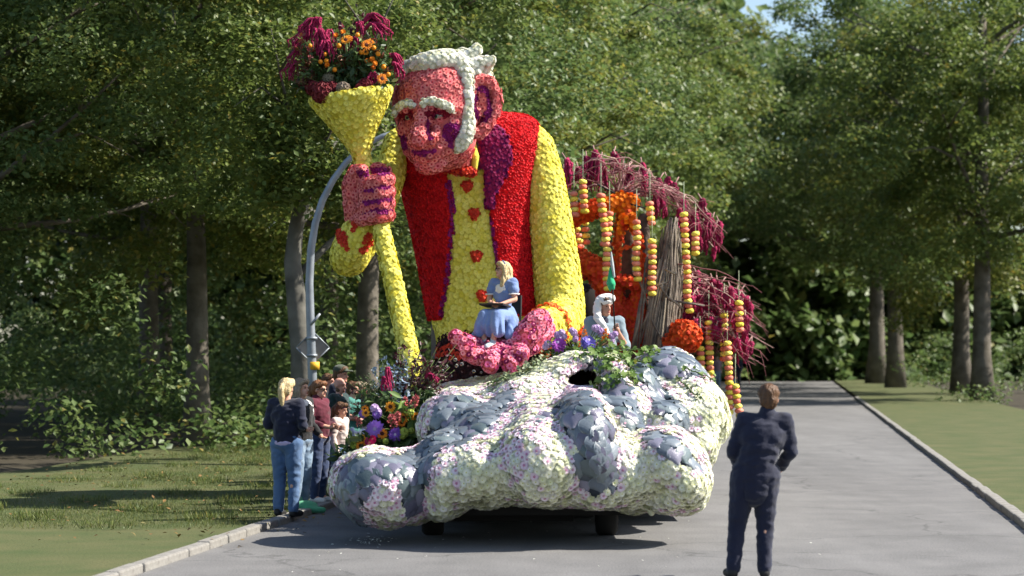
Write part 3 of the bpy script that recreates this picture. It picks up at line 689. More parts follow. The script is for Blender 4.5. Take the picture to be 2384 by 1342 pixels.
x, y = proj(Pt); lap = pip(LAPEL, x, y) & front(Pt); tr_ = front(Pt) & ((pdist(TRIML, x, y, False) < 8) | (pdist(TRIMR, x, y, False) < 5))
cover('red_carnation', 'red_carnations', CARN, Pt[~lap & ~tr_], N[~lap & ~tr_], .031, [m_red], vest, 120, .35)
joined('purple_trim', CARN, Pt[tr_], frames(N[tr_], tilt=.3), .034, [m_purp], vest, 'stuff')
# lapel lying proud of the waistcoat
me_l = MB().add((tvn + nv_ * .1).tolist(), [f for f, k in zip(tf, isv & pip(LAPEL, cx_, cy_) & (cen[:, 1] < 29.55)) if k]).mesh('lapel', m_baseu)
me_l = solidify(me_l, .05); lap_o = link('lapel', me_l, gi)
Pt, N = scatter(me_l, .04, lambda p, n: facing(p, n, -.2), seed=13)
cover('magenta_chrysanthemum', 'magenta_chrysanthemums', SOFT, Pt, N, .034, [m_mag, m_dred], lap_o, 80, .25)
# buttons, collar, bow
def surfY(px, py):
    """depth of the torso front under a photograph pixel"""
    k = (cen[:, 1] < 29.5); dd = np.hypot(cx_[k] - px, cy_[k] - py); return cen[k][np.argmin(dd), 1]
for bx, by in ((1087, 434), (1104, 499), (1109, 597), (1123, 690)):
    Y = surfY(bx, by) - .03; b = MB()
    for ox, oy in ((-5, -4), (5, -4), (0, 5)): b.ell(P(bx + ox, by + oy, Y), (.05, .045, .05), None, 10, 8)
    me = blob(b, 'button', m_bred, .014, 3); o = link('button', me, gi)
    p_, n_ = scatter(me, .034, lambda p, n: facing(p, n, 0), seed=14); joined('red_petals', CARN, p_, frames(n_, tilt=.3), .03, [m_bred], o, 'stuff')
Yc = surfY(1085, 385)
m_grey = flat('grey_felt', (.2, .19, .21), .9)
MB().chain([P(1101, 338, Yc - .05), P(1106, 365, Yc - .12), P(1104, 392, Yc - .1)], [.05, .055, .045]).build('collar', m_basey, gi)
MB().ell(P(1117, 362, Yc - .02), (.07, .06, .2)).build('collar_lining', m_grey, gi)
me = blob(MB().chain([P(1038, 392, Yc - .12), P(1075, 398, Yc - .16), P(1098, 400, Yc - .1)], [.06, .05, .07]), 'bow', m_dred, .02, 3); o = link('bow', me, gi)
p_, n_ = scatter(me, .04, seed=15); joined('bow_petals', CARN, p_, frames(n_, tilt=.3), .036, [m_bred, m_dred], o, 'stuff')

# --- head
HC = P(1030, 255, 28.1); HROT = Euler((R(7), 0, R(-21))).to_matrix()
def HP(u, f, w): return HC + HROT @ Vector((u, -f, w))
mb = MB()
mb.ell(HP(0, 0, .07), (.62, .72, .66), HROT, 24, 16)
mb.ell(HP(0, .16, -.37), (.49, .5, .42), HROT, 20, 14)
mb.ell(HP(-.28, .44, -.22), .17); mb.ell(HP(.28, .44, -.22), .17)
for s in (-1, 1):
    mb.chain([HP(s * .4, .5, -.0), HP(s * .25, .62, .05), HP(s * .07, .66, .03)], [.07, .085, .07])
    mb.cap(HP(s * .16, .64, -.28), HP(s * .27, .5, -.52), .06, .05)
    mb.ell(HP(s * .11, .73, -.37), (.1, .1, .08), HROT)
mb.chain([HP(0, .66, .02), HP(0, .74, -.15), HP(0, .85, -.36)], [.075, .1, .118])
mb.ell(HP(0, .6, -.52), (.24, .12, .16), HROT)
mb.chain([HP(-.17, .6, -.51), HP(0, .695, -.495), HP(.17, .6, -.51)], [.035, .055, .035])
mb.chain([HP(-.15, .6, -.585), HP(0, .69, -.595), HP(.15, .6, -.585)], [.03, .055, .03])
mb.ell(HP(0, .5, -.68), (.2, .16, .14), HROT)
mb.cap(P(1060, 345, 28.45), P(1076, 392, 28.95), .17, .2, 20)
hme = blob(mb, 'head', [m_basep], .026, 3, True, .45)
head = link('head', hme, gi)
HAIRL = [(915, 190), (935, 172), (960, 165), (1000, 166), (1040, 157), (1062, 166), (1078, 178), (1084, 210), (1082, 250), (1084, 285), (1074, 318), (1060, 338), (1072, 350), (1200, 350), (1200, 100), (900, 100)]
def not_hair(p): x, y = proj(p); return ~pip(HAIRL, x, y) | (x < 930)
Pt, N = scatter(hme, .056, lambda p, n: facing(p, n, -.3) & not_hair(p), seed=21)
x, y = proj(Pt)
DARK = [[(926, 270), (938, 258), (962, 257), (966, 274), (950, 280), (936, 278)], [(988, 264), (996, 253), (1044, 254), (1050, 268), (1030, 276), (996, 276)]]
PURP = [[(1036, 290), (1064, 284), (1070, 300), (1052, 345), (1040, 342), (1030, 318)], [(924, 318), (946, 314), (952, 345), (938, 352)], [(992, 282), (1002, 280), (1000, 318), (1012, 325), (1004, 334), (992, 312)], [(960, 353), (990, 349), (1018, 350), (1014, 358), (992, 363), (968, 361)]]
dk = np.zeros(len(x), bool); pu = np.zeros(len(x), bool)
for pg in DARK: dk |= pip(pg, x, y)
for pg in PURP: pu |= pip(pg, x, y)
pu &= ~dk
rest = ~dk & ~pu
cover('salmon_dahlia', 'salmon_dahlias', DAHL, Pt[rest], N[rest], .045, [m_pink, m_pinkc], head, 230, .16)
p_, n_ = zone(hme, DARK, .028, 25, lambda p: p[:, 1] < 28.1); joined('eye_socket_petals', CARN, p_, frames(n_, tilt=.2), .03, [m_dred], head, 'stuff')
p_, n_ = zone(hme, PURP, .03, 26, lambda p: p[:, 1] < 28.1); joined('purple_petals', CARN, p_, frames(n_, tilt=.2), .033, [m_purp], head, 'stuff')
# lips: dark line
lip = MB().chain([HP(-.17, .64, -.545), HP(-.05, .725, -.538), HP(.06, .725, -.538), HP(.18, .64, -.55)], [.016, .022, .022, .014]); link('mouth', lip.mesh('mouth', m_purp), gi)
m_eyeg = mat('eye_glass', (.1, .14, .06), (.3, .34, .24), .12, scale=18, spec=.8); m_pupil = flat('pupil', (.004, .004, .004), .15); m_eyew = flat('eye_white', (.3, .3, .24), .2)
for s in (-1, 1):
    e = MB().ell(HP(s * .2, .6, -.085), (.07, .07, .05), HROT).build('eye', m_eyew, gi)
    MB().ell(HP(s * .2 - .012, .655, -.085), (.04, .02, .038), HROT).build('iris', m_eyeg, e); MB().ell(HP(s * .2 - .014, .669, -.085), (.022, .012, .02), HROT).build('pupil', m_pupil, e)
from mathutils.bvhtree import BVHTree
_hb = BVHTree.FromPolygons([tuple(v.co) for v in hme.vertices], [tuple(p.vertices) for p in hme.polygons])
def faceY(px, py):
    h = _hb.ray_cast(Vector((0, 0, CH)), (P(px, py, 27) - Vector((0, 0, CH))).normalized()); return h[0].y if h[0] is not None else 27.6
# eyebrows
for pts in ([(918, 266), (924, 254), (936, 245), (950, 240), (963, 245)], [(984, 246), (990, 237), (1008, 236), (1026, 242), (1042, 247), (1054, 258)]):
    b = MB()
    for i, (a, c) in enumerate(pts):
        u = (a - 1030) / 178; f = .78 - .0 ; 
        b.ell(P(a, c, faceY(a, c) - .01), .052 if i not in (0, len(pts) - 1) else .036)
    for i in range(len(pts) - 1):
        a = (pts[i][0] + pts[i + 1][0]) / 2; c = (pts[i][1] + pts[i + 1][1]) / 2; b.ell(P(a, c, faceY(a, c) - .01), .048)
    me = blob(b, 'eyebrow', m_basec, .018, 2); o = link('eyebrow', me, gi)
    p_, n_ = scatter(me, .04, seed=22); joined('cream_petals', SOFT, p_, frames(n_, tilt=.2), .034, [m_white, m_cream], o, 'stuff')
# hair: cap over crown and back, fringe lumps, tufts, sideburn
b = MB(); b.ell(HP(.0, -.1, .17), (.6, .64, .6), HROT, 24, 16)
for px_, py_, Y, r in ((938, 172, 27.9, .085), (952, 161, 27.78, .1), (969, 152, 27.68, .11), (987, 147, 27.62, .12), (1006, 144, 27.6, .125), (1025, 141, 27.6, .12), (1043, 138, 27.65, .12), (1060, 142, 27.7, .13), (1074, 156, 27.7, .12),
                       (1084, 172, 27.62, .1), (1088, 190, 27.6, .09), (1087, 206, 27.6, .088), (1087, 222, 27.58, .085), (1087, 238, 27.58, .082), (1087, 254, 27.58, .08), (1088, 270, 27.58, .082), (1089, 288, 27.6, .092), (1085, 305, 27.6, .11), (1079, 322, 27.62, .115), (1070, 337, 27.62, .09), (1062, 348, 27.62, .055), (1108, 168, 27.8, .12), (1124, 176, 27.95, .09)):
    b.ell(P(px_, py_, Y), r, None, 12, 8)
for a0, a1, Y, r in (((1045, 145), (1078, 124), 27.75, .08), ((1070, 150), (1110, 116), 27.72, .08), ((1095, 152), (1143, 141), 27.72, .075), ((1020, 142), (1042, 128), 27.7, .075), ((1100, 165), (1137, 158), 27.8, .07), ((1105, 178), (1138, 180), 27.85, .08), ((1010, 146), (1030, 136), 27.7, .07), ((975, 150), (990, 142), 27.75, .07)):
    b.cap(P(*a0, Y), P(*a1, Y + .05), r, r * .8)
me = blob(b, 'hair', m_basec, .026, 2); hair = link('hair', me, gi)
Pt, N = scatter(me, .05, lambda p, n: facing(p, n, -.3), seed=23)
cover('white_chrysanthemum', 'white_chrysanthemums', SOFT, Pt, N, .044, [m_white, m_cream], hair, 120, .2)
# ear
YE = 27.72
b = MB(); ring = [(1098, 210), (1106, 194), (1122, 187), (1140, 192), (1153, 210), (1157, 235), (1153, 260), (1143, 282), (1130, 298), (1118, 312), (1106, 312), (1100, 300)]
b.chain([P(a, c, YE - .05 + .0014 * (a - 1098)) for a, c in ring], [.06, .062, .065, .068, .068, .066, .062, .06, .06, .065, .06, .05])
b.ell(P(1124, 245, YE + .16), (.17, .06, .34), Euler((0, R(6), 0)).to_matrix()); b.ell(P(1110, 262, YE - .02), (.065, .07, .065)); b.ell(P(1101, 250, YE), (.07, .1, .28)); b.cap(P(1122, 214, YE), P(1132, 262, YE), .07, .055)
b.cap(P(1090, 250, YE + .2), P(1118, 250, YE + .15), .2, .12)
me = blob(b, 'ear', m_basep, .02, 2); ear = link('ear', me, gi)
Pt, N = scatter(me, .056, lambda p, n: facing(p, n, -.3), seed=24)
x, y = proj(Pt); er = np.hypot((x - 1123) / 22, (y - 245) / 44); inner = (er < 1) & (np.hypot((x - 1122) / 13, (y - 243) / 27) > 1)
cover('salmon_dahlia', 'salmon_dahlias', DAHL, Pt[~inner], N[~inner], .044, [m_pink, m_pinkc], ear, 50, .16)
p_, n_ = scatter(me, .028, lambda p, n: (np.hypot((proj(p)[0] - 1123) / 22, (proj(p)[1] - 245) / 44) < 1) & (np.hypot((proj(p)[0] - 1122) / 13, (proj(p)[1] - 243) / 27) > 1) & facing(p, n, 0), seed=27); joined('purple_petals', CARN, p_, frames(n_, tilt=.2), .03, [m_purp], ear, 'stuff')

# --- sleeves
def pathP(l): return [P(a, c, Y) for a, c, Y, r in l], [r for a, c, Y, r in l]
SR = [(1232, 318, 29.4, .2), (1248, 345, 29.35, .25), (1264, 420, 29.3, .285), (1278, 510, 29.25, .3), (1291, 600, 29.2, .315), (1302, 690, 29.1, .325), (1308, 738, 29.0, .31), (1300, 752, 28.7, .28), (1288, 756, 28.3, .255), (1272, 760, 28.0, .24), (1262, 763, 27.85, .23)]
p_, r_ = pathP(SR); me = blob(MB().chain(p_, r_, 18), 'sleeve', m_basey, .04, 5); sl = link('sleeve', me, gi)
Pt, N = scatter(me, .05, lambda p, n: facing(p, n, -.3), seed=31)
x, y = proj(Pt); cf = np.abs((Pt - np.array(P(1278, 758, 28.1))) @ np.array((P(1262, 763, 27.85) - P(1288, 756, 28.3)).normalized())) < .05
cf &= x < 1330
cover('yellow_chrysanthemum', 'yellow_chrysanthemums', SOFT, Pt[~cf], N[~cf], .043, [m_yell, m_yellc], sl, 130, .2)
cu = joined('cuff_band', MUMS, Pt[cf] + N[cf] * .03, frames(N[cf], tilt=.3), .05, [m_ored, m_orange], sl, 'stuff')
SL = [(950, 318, 29.3, .16), (926, 335, 29.2, .19), (912, 400, 28.95, .19), (900, 455, 28.7, .16), (866, 540, 28.3, .18), (822, 590, 27.95, .22), (812, 600, 27.75, .24), (820, 575, 27.6, .24), (838, 535, 27.5, .21), (846, 510, 27.5, .18)]
p_, r_ = pathP(SL); b = MB().chain(p_, r_, 18); me = blob(b, 'sleeve', m_basey, .04, 5); sl2 = link('sleeve', me, gi)
Pt, N = scatter(me, .05, lambda p, n: facing(p, n, -.3), seed=32)
x, y = proj(Pt); ORN = [[(788, 538), (796, 540), (814, 578), (808, 580), (792, 560)], [(797, 544), (806, 546), (814, 576)], [(852, 545), (862, 548), (846, 565), (838, 562)], [(866, 552), (870, 556), (848, 584), (834, 592), (840, 580)], [(818, 520), (832, 524), (824, 540)]]
og = np.zeros(len(x), bool)
for pg in ORN: og |= pip(pg, x, y) 
og &= Pt[:, 1] < 28
cover('yellow_chrysanthemum', 'yellow_chrysanthemums', SOFT, Pt[~og], N[~og], .043, [m_yell, m_yellc], sl2, 70, .2)
p_, n_ = zone(me, ORN, .035, 38, lambda p: p[:, 1] < 28); joined('red_petal_ornament', CARN, p_ + n_ * .02, frames(n_, tilt=.3), .042, [m_bred], sl2, 'stuff')

# --- fist round the staff
b = MB(); b.ell(P(852, 455, 27.52), (.26, .22, .38)); b.ell(P(838, 500, 27.5), (.19, .2, .2))
FG = ((424, .084), (452, .086), (479, .084), (505, .08))
for fy, fr in FG: b.chain([P(822, fy + 8, 27.45), P(850, fy + 4, 27.2), P(885, fy - 2, 27.12), P(904, fy - 6, 27.2), P(905, fy - 4, 27.45)], [fr, fr, fr, fr * .95, fr * .85], 12)
b.chain([P(822, 490, 27.4), P(816, 430, 27.3), P(826, 402, 27.24), P(842, 398, 27.18)], [.11, .1, .085, .075]); b.ell(P(880, 400, 27.5), (.17, .16, .1))
me = blob(b, 'hand', m_basep, .024, 2); fist = link('hand', me, gi)
Pt, N = scatter(me, .053, lambda p, n: facing(p, n, -.3), seed=33); x, y = proj(Pt)
GRV = [[(846, yy + 2), (908, yy - 7), (912, yy + 3), (848, yy + 11)] for yy in (438, 466, 491)] + [[(832, 398), (866, 392), (905, 392), (908, 410), (870, 408), (834, 414)]]
gr = np.zeros(len(x), bool)
for pg in GRV: gr |= pip(pg, x, y)
cover('salmon_dahlia', 'salmon_dahlias', DAHL, Pt[~gr], N[~gr], .044, [m_pink, m_pinkc], fist, 90, .16)
p_, n_ = zone(me, GRV, .03, 37, lambda p: p[:, 1] < 27.6); joined('purple_petals', CARN, p_, frames(n_, tilt=.2), .033, [m_purp], fist, 'stuff')
# --- open hand carrying the girl
b = MB(); b.ell(P(1170, 812, 27.35), (.46, .45, .11)); b.ell(P(1225, 790, 27.5), (.24, .32, .17), Euler((0, R(-35), 0)).to_matrix())
b.chain([P(1190, 815, 27.1), P(1225, 785, 27.05), P(1250, 752, 27.15), P(1258, 744, 27.2)], [.13, .15, .15, .13])
b.chain([P(1258, 765, 27.75), P(1225, 790, 27.45)], [.2, .22])
b.chain([P(1130, 815, 27.2), P(1090, 804, 26.95), P(1062, 786, 26.95)], [.13, .115, .09]); b.chain([P(1140, 825, 27.1), P(1112, 830, 26.8), P(1086, 820, 26.7)], [.12, .105, .085])
b.chain([P(1155, 820, 27.1), P(1146, 834, 26.75), P(1142, 850, 26.6)], [.115, .11, .1]); b.chain([P(1185, 822, 27.1), P(1187, 834, 26.75), P(1188, 850, 26.6)], [.115, .11, .1]); b.chain([P(1205, 815, 27.1), P(1210, 825, 26.8), P(1208, 832, 26.65)], [.12, .11, .1])
me = blob(b, 'hand', m_basep, .024, 2); palm = link('hand', me, gi)
Pt, N = scatter(me, .048, lambda p, n: facing(p, n, -.3) | (n[:, 2] > .3), seed=34); x, y = proj(Pt)
gr = (np.abs(x - 1168) < 7) & (y > 806) & (y < 840)
ro = rng.random(len(x)) < .8
cover('rose_dahlia', 'rose_dahlias', DAHL, Pt[~gr & ro], N[~gr & ro], .043, [m_rose, m_rosec], palm, 90, .2)
joined('salmon_dahlias', DAHL, Pt[~gr & ~ro], frames(N[~gr & ~ro], tilt=.2), .04, [m_mag, m_rose], palm, 'stuff')
joined('purple_petals', MUMS, Pt[gr], frames(N[gr], tilt=.2), .042, [m_purp, m_dred], palm, 'stuff')
# --- dark trousers
tv, tf = loft([(770, 1140, 112, .5, 29.4), (800, 1140, 118, .58, 29.35), (850, 1140, 124, .66, 29.3), (930, 1145, 130, .75, 29.2), (985, 1150, 130, .75, 29.2)], 29.3)
tme = MB().add(tv, tf).mesh('trousers', m_based); tro = link('trousers', tme, gi)
Pt, N = scatter(tme, .07, lambda p, n: facing(p, n, -.1), seed=35)
x, y = proj(Pt); orr = (y < 838) & (y > 806) & (x < 1105)
m_burg = fl('burgundy_petal', (.02, .003, .006), (.035, .004, .008), (.014, .002, .004), .05)
joined('burgundy_petals', CARN, Pt[~orr], frames(N[~orr], tilt=.3), .055, [m_burg], tro, 'stuff')
joined('orange_petals', CARN, Pt[orr], frames(N[orr], tilt=.3), .05, [m_bred], tro, 'stuff')
me = blob(MB().chain([P(1290, 800, 28.9), P(1350, 800, 28.9)], [.22, .24]), 'dark_hem', m_based, .03, 3); o = link('hem', me, gi)
Pt, N = scatter(me, .06, lambda p, n: facing(p, n, -.2), seed=36); x, y = proj(Pt); k = (x > 1340) | (x < 1285)
joined('burgundy_petals', CARN, Pt[~k], frames(N[~k], tilt=.3), .05, [m_burg], o, 'stuff'); joined('orange_petals', CARN, Pt[k], frames(N[k], tilt=.3), .05, [m_ored], o, 'stuff')
# grey plywood back panel edge showing below the waistcoat at left
MB().box(P(1022, 785, 29.9), (M(18, 29.9), .05, M(50, 29.9))).build('back_board', m_grey, gi, False)

# ---------------------------------------------------------------- the horn staff in the fist
st = thing('horn_staff', 'long yellow flower staff with a wide horn at its top held by the giant', 'staff', P(955, 895, 26.4), world=True)
b = MB(); SP = [(968, 903, 26.4, .115), (958, 850, 26.5, .115), (945, 790, 26.65, .112), (930, 725, 26.8, .11), (915, 655, 26.95, .108), (900, 590, 27.1, .105), (886, 530, 27.25, .1), (868, 460, 27.38, .095), (852, 400, 27.45, .095), (845, 372, 27.5, .1)]
p_, r_ = pathP(SP); b.chain(p_, r_, 14); me = blob(b, 'shaft', m_basey, .026, 4); sh = link('shaft', me, st)
Pt, N = scatter(me, .05, lambda p, n: facing(p, n, -.3), seed=41)
cover('yellow_chrysanthemum', 'yellow_chrysanthemums', SOFT, Pt, N, .043, [m_yell, m_yellc], sh, 100, .25)
# horn: lathe about a tilted axis with a hollow mouth
top = P(817, 220, 27.4); tip = P(846, 392, 27.48); ax = (top - tip); Lh = ax.length; ax.normalize(); 
xa = Vector((1, 0, .17)).normalized(); xa = (xa - ax * xa.dot(ax)).normalized(); ya = ax.cross(xa)
prof = [(0, .085), (.12, .095), (.22, .115), (.35, .175), (.5, .255), (.65, .345), (.8, .435), (.92, .505), (1.0, .53), (1.03, .5), (1.0, .44), (.9, .4), (.75, .3)]
V = []; Fs = []; n = 40
for t, r in prof:
    for j in range(n):
        a = 6.2832 * j / n; V.append(tip + ax * (t * Lh) + (xa * math.cos(a) + ya * math.sin(a)) * r)
k = len(prof)
for i in range(k - 1):
    for j in range(n): j2 = (j + 1) % n; Fs.append((i * n + j, i * n + j2, (i + 1) * n + j2, (i + 1) * n + j))
Fs.append(tuple((k - 1) * n + j for j in range(n)))
me = MB().add(V, Fs).mesh('horn', m_basey); me.validate()
bmm = bmesh.new(); bmm.from_mesh(me); bmesh.ops.recalc_face_normals(bmm, faces=bmm.faces); bmm.to_mesh(me); bmm.free(); me.update()
ho = link('horn', me, st)
Pt, N = scatter(me, .05, lambda p, n: facing(p, n, -.3), seed=42)
cover('yellow_chrysanthemum', 'yellow_chrysanthemums', SOFT, Pt, N, .042, [m_yell, m_yellc], ho, 110, .22)
HT = tip + ax * (Lh * .98)
# ---------------------------------------------------------------- cut flowers and foliage
m_fol = [leafmat('bouquet_leaf', (.03, .06, .02), (.05, .09, .025), (.08, .12, .035), .25), leafmat('russet_leaf', (.12, .03, .018), (.17, .06, .02), (.09, .02, .02), .25),
         leafmat('bright_leaf', (.08, .16, .03), (.12, .2, .04), (.16, .24, .05), .3), leafmat('smoke_leaf', (.05, .012, .018), (.08, .02, .025), (.035, .01, .015), .15)]
m_stem = flat('stem_green', (.08, .12, .03)); m_violet = fl('violet_petal', (.26, .12, .5), (.34, .18, .58), (.22, .09, .44)); m_vc = fl('violet_centre', (.55, .45, .6), (.4, .3, .5))
m_plum = fl('plum_petal', (.3, .06, .36), (.38, .1, .44), (.25, .04, .3)); m_blue = fl('blue_violet_petal', (.17, .13, .5), (.22, .18, .55), (.13, .1, .42))
m_lilp = fl('pale_lilac_petal', (.55, .38, .62), (.6, .46, .66), (.5, .3, .58)); m_gerb = fl('gerbera_petal', (.82, .3, .02), (.85, .36, .03), (.78, .24, .02)); m_gerbc = fl('gerbera_eye', (.07, .012, .006), (.12, .03, .01))
m_amar = mat('amaranth', (.28, .01, .06), (.4, .022, .1), .85, scale=30, bump=.8, bscale=90); m_amard = mat('amaranth_dark', (.22, .008, .05), (.3, .02, .08), .85, scale=30, bump=.8, bscale=90)
m_cel = fl('celosia', (.55, .14, .14), (.62, .2, .18), (.48, .1, .11)); m_hyd = fl('hydrangea_red', (.14, .014, .022), (.2, .03, .035), (.1, .01, .015)); m_hydg = fl('hydrangea_green', (.22, .2, .13), (.28, .22, .17), (.2, .12, .1))
m_butt = fl('button_green', (.3, .38, .05), (.38, .45, .08)); m_berry = flat('orange_berry', (.8, .27, .012), .4); m_eryng = leafmat('blue_thistle', (.14, .2, .28), (.2, .27, .36), (.24, .3, .38), .1)
m_mgt = fl('hot_magenta_petal', (.6, .02, .12), (.68, .05, .2), (.5, .01, .1))
def cords(mb, p, n, L, spread, r=.02, g=random, out=None, droop=1.0):
    for i in range(n):
        a = g.uniform(0, 6.28); o = Vector((math.cos(a), math.sin(a) * .7, 0)) * spread * g.uniform(.3, 1)
        if out is not None: o = o * .6 + Vector(out) * spread
        l = L * g.uniform(.6, 1.1); k = 9; pts = []; rad = []
        for j in range(k):
            t = j / (k - 1); pts.append(Vector(p) + o * min(1, t * 1.6) + Vector((0, 0, (.35 * spread * math.sin(min(1, t * 1.8) * 3.14)) - droop * l * t ** 1.4)) + Vector((noise.noise((i, t * 4, 1)), noise.noise((i, t * 4, 7)), 0)) * .035)
            rad.append(r * g.uniform(.55, 1.35) * (1 - .55 * t))
        mb.tube(pts, rad, 5)
        for j in range(1, k):
            for _ in range(3):
                c = pts[j].lerp(pts[j - 1], g.random()); q = Euler((g.uniform(0, 6), g.uniform(0, 6), g.uniform(0, 6))).to_matrix(); s_ = rad[j] * g.uniform(1.1, 1.9)
                mb.add([c + q @ Vector(v) * s_ for v in ((1, 0, .2), (-.5, .87, -.2), (-.5, -.87, .3), (0, 0, 1.1))], [(0, 1, 3), (1, 2, 3), (2, 0, 3)])
def at_rot(d, g=random):
    d = Vector(d).normalized(); q = d.to_track_quat('Z', 'Y').to_matrix() @ Euler((0, 0, g.uniform(0, 6.28))).to_matrix(); return q
_cache = {}
def head_part(name, tmpl, mats, p, d, s, parent):
    key = (name, id(tmpl), mats[0].name)
    if key not in _cache: _cache[key] = np_mesh(name, np.array(tmpl[0]), np.array(tmpl[1]), mats, tmpl[2])
    o = bpy.data.objects.new(name, _cache[key]); C.objects.link(o); o.parent = parent; o.matrix_parent_inverse = Matrix.Translation(-parent.location)
    m = at_rot(d).to_4x4() @ Matrix.Scale(s, 4); m.translation = p; o.matrix_basis = m; return o
def ball_tmpl(seed=1, n=60, pet=.42):
    """a head made of many small florets over a ball"""
    g = random.Random(seed); V = []; Fc = []
    for i in range(n):
        z = 1 - 2 * (i + .5) / n; a = i * 2.39996; r = math.sqrt(max(0, 1 - z * z)); N_ = Vector((r * math.cos(a), r * math.sin(a), z)); q = at_rot(N_, g); b = len(V); c = N_ * .8
        for k in range(5):
            an = 6.2832 * k / 5; V.append(tuple(c + q @ Vector((pet * math.cos(an), pet * math.sin(an), .16 + g.uniform(-.06, .1)))))
        V.append(tuple(c))
        Fc += [(b + 5, b + k, b + (k + 1) % 5) for k in range(5)]
    return V, Fc, [0] * len(Fc)
BALL = ball_tmpl(); BALLS = ball_tmpl(2, 26, .5)
def plume_tmpl(seed=3):
    g = random.Random(seed); V = []; Fc = []
    for i in range(70):
        t = g.random(); a = g.uniform(0, 6.28); r = .42 * (1 - t) ** .7 + .05; c = Vector((r * math.cos(a), r * math.sin(a), t * 1.5)); b = len(V); q = at_rot(Vector((math.cos(a), math.sin(a), .9)), g)
        for v in ((-.13, 0, 0), (.13, 0, 0), (0, .05, .28), (0, -.1, .1)): V.append(tuple(c + q @ Vector(v)))
        Fc += [(b, b + 1, b + 2), (b, b + 3, b + 1)]
    return V, Fc, [0] * len(Fc)
PLUME = plume_tmpl()
def sphere_tmpl():
    m = MB().ell((0, 0, 0), 1.0, None, 8, 6); t = []
    for f in m.f:
        t.append(f[:3]);
        if len(f) == 4: t.append((f[0], f[2], f[3]))
    return [tuple(v) for v in m.v], t, [0] * len(t)
SPH = sphere_tmpl()
LEAFB = ([(0, 0, 0), (.25, .16, .05), (.6, .2, .08), (1, 0, -.05), (.6, -.2, .08), (.25, -.16, .05), (.5, 0, -.02)], [(0, 6, 1), (1, 6, 2), (2, 6, 3), (3, 6, 4), (4, 6, 5), (5, 6, 0)], [0] * 6)
def spray(name, org, tips, m, parent, size, per=14, g=np.random.default_rng(3), thick=.006, stem=True, kind=None):
    """leafy stems: leaves along curved stalks from org to each tip"""
    Ps = []; Ns = []; mb = MB()
    for t in tips:
        o = Vector(org); t = Vector(t); mid = o.lerp(t, .5) + Vector((0, 0, .12 * (t - o).length)); pts = [o.lerp(mid, s).lerp(mid.lerp(t, s), s) for s in (0, .25, .5, .75, 1)]
        mb.tube(pts, [thick, thick, thick * .8, thick * .6, thick * .4], 5)
        for i in range(per):
            s = .35 + .65 * g.random(); p = o.lerp(mid, s).lerp(mid.lerp(t, s), s); Ps.append(tuple(p)); v = Vector(g.normal(0, 1, 3)) + Vector((0, -.5, .5)); Ns.append(tuple(v.normalized()))
    if stem: mb.build('stems', m_stem, parent)
    Ps = np.array(Ps); return joined(name, LEAFB, Ps, frames(np.array(Ns), g=g), size * g.uniform(.6, 1.3, len(Ps)), m, parent, 'stuff', g)
CAMP = Vector((0, 0, CH))
def bouquet(root, org, items, stems=True):
    mb = MB()
    for it in items:
        kind, px, py, Y, s = it[:5]; p = P(px, py, Y); d = (p - Vector(org)).normalized() * .6 + (CAMP - p).normalized() * .8; s = M(s, Y)
        if kind == 'gerbera': o = head_part('orange_gerbera', GERB, [m_gerb, m_gerbc], p, d, s, root)
        elif kind == 'violet': o = head_part('violet_chrysanthemum', POM, [m_violet, m_vc], p, d, s, root)
        elif kind == 'plum': o = head_part('plum_chrysanthemum', POM, [m_plum, m_vc], p, d + Vector((0, 0, .5)), s, root)
        elif kind == 'blue': o = head_part('blue_violet_chrysanthemum', POM, [m_blue, m_vc], p, d + Vector((0, 0, .5)), s, root)
        elif kind == 'lilac': o = head_part('lilac_blossom', BALLS, [m_lilp], p, d, s, root)
        elif kind == 'celosia': o = head_part('celosia_plume', PLUME, [m_cel], p, (it[5] if len(it) > 5 else d), s, root)
        elif kind == 'hyd': o = head_part('dark_red_hydrangea', BALL, [m_hyd], p, d, s, root)
        elif kind == 'hydg': o = head_part('green_hydrangea', BALL, [m_hydg], p, d, s, root)
        elif kind == 'button': o = head_part('green_button_flower', BALLS, [m_butt], p, d, s, root)
        elif kind == 'berry': o = head_part('orange_berry', SPH, [m_berry], p, d, s, root)
        elif kind == 'mag': o = head_part('magenta_dahlia', MUM, [m_mgt, m_coral], p, d, s, root)
        elif kind == 'orange': o = head_part('orange_pompom', POM, [m_orange, m_orange], p, d, s, root)
        elif kind == 'spike': o = head_part('orange_spike', PLUME, [m_orange], p, Vector((0, 0, 1)), s, root)
        elif kind == 'amar':
            a = MB(); g = random.Random(int(px * 7 + py)); cords(a, p, int(it[5] * 1.7), s, M(it[6] * 1.1, Y), M((it[7] if len(it) > 7 else 3.6) * .72, Y), g, it[8] if len(it) > 8 else None); a.build('amaranth', it[9] if len(it) > 9 else m_amar, root)
        if stems and kind not in ('berry',): mb.tube([Vector(org), Vector(org).lerp(p, .5) + Vector((0, 0, .03)), p + (Vector(org) - p).normalized() * .01], .006, 5)
    if stems: mb.build('flower_stems', m_stem, root)

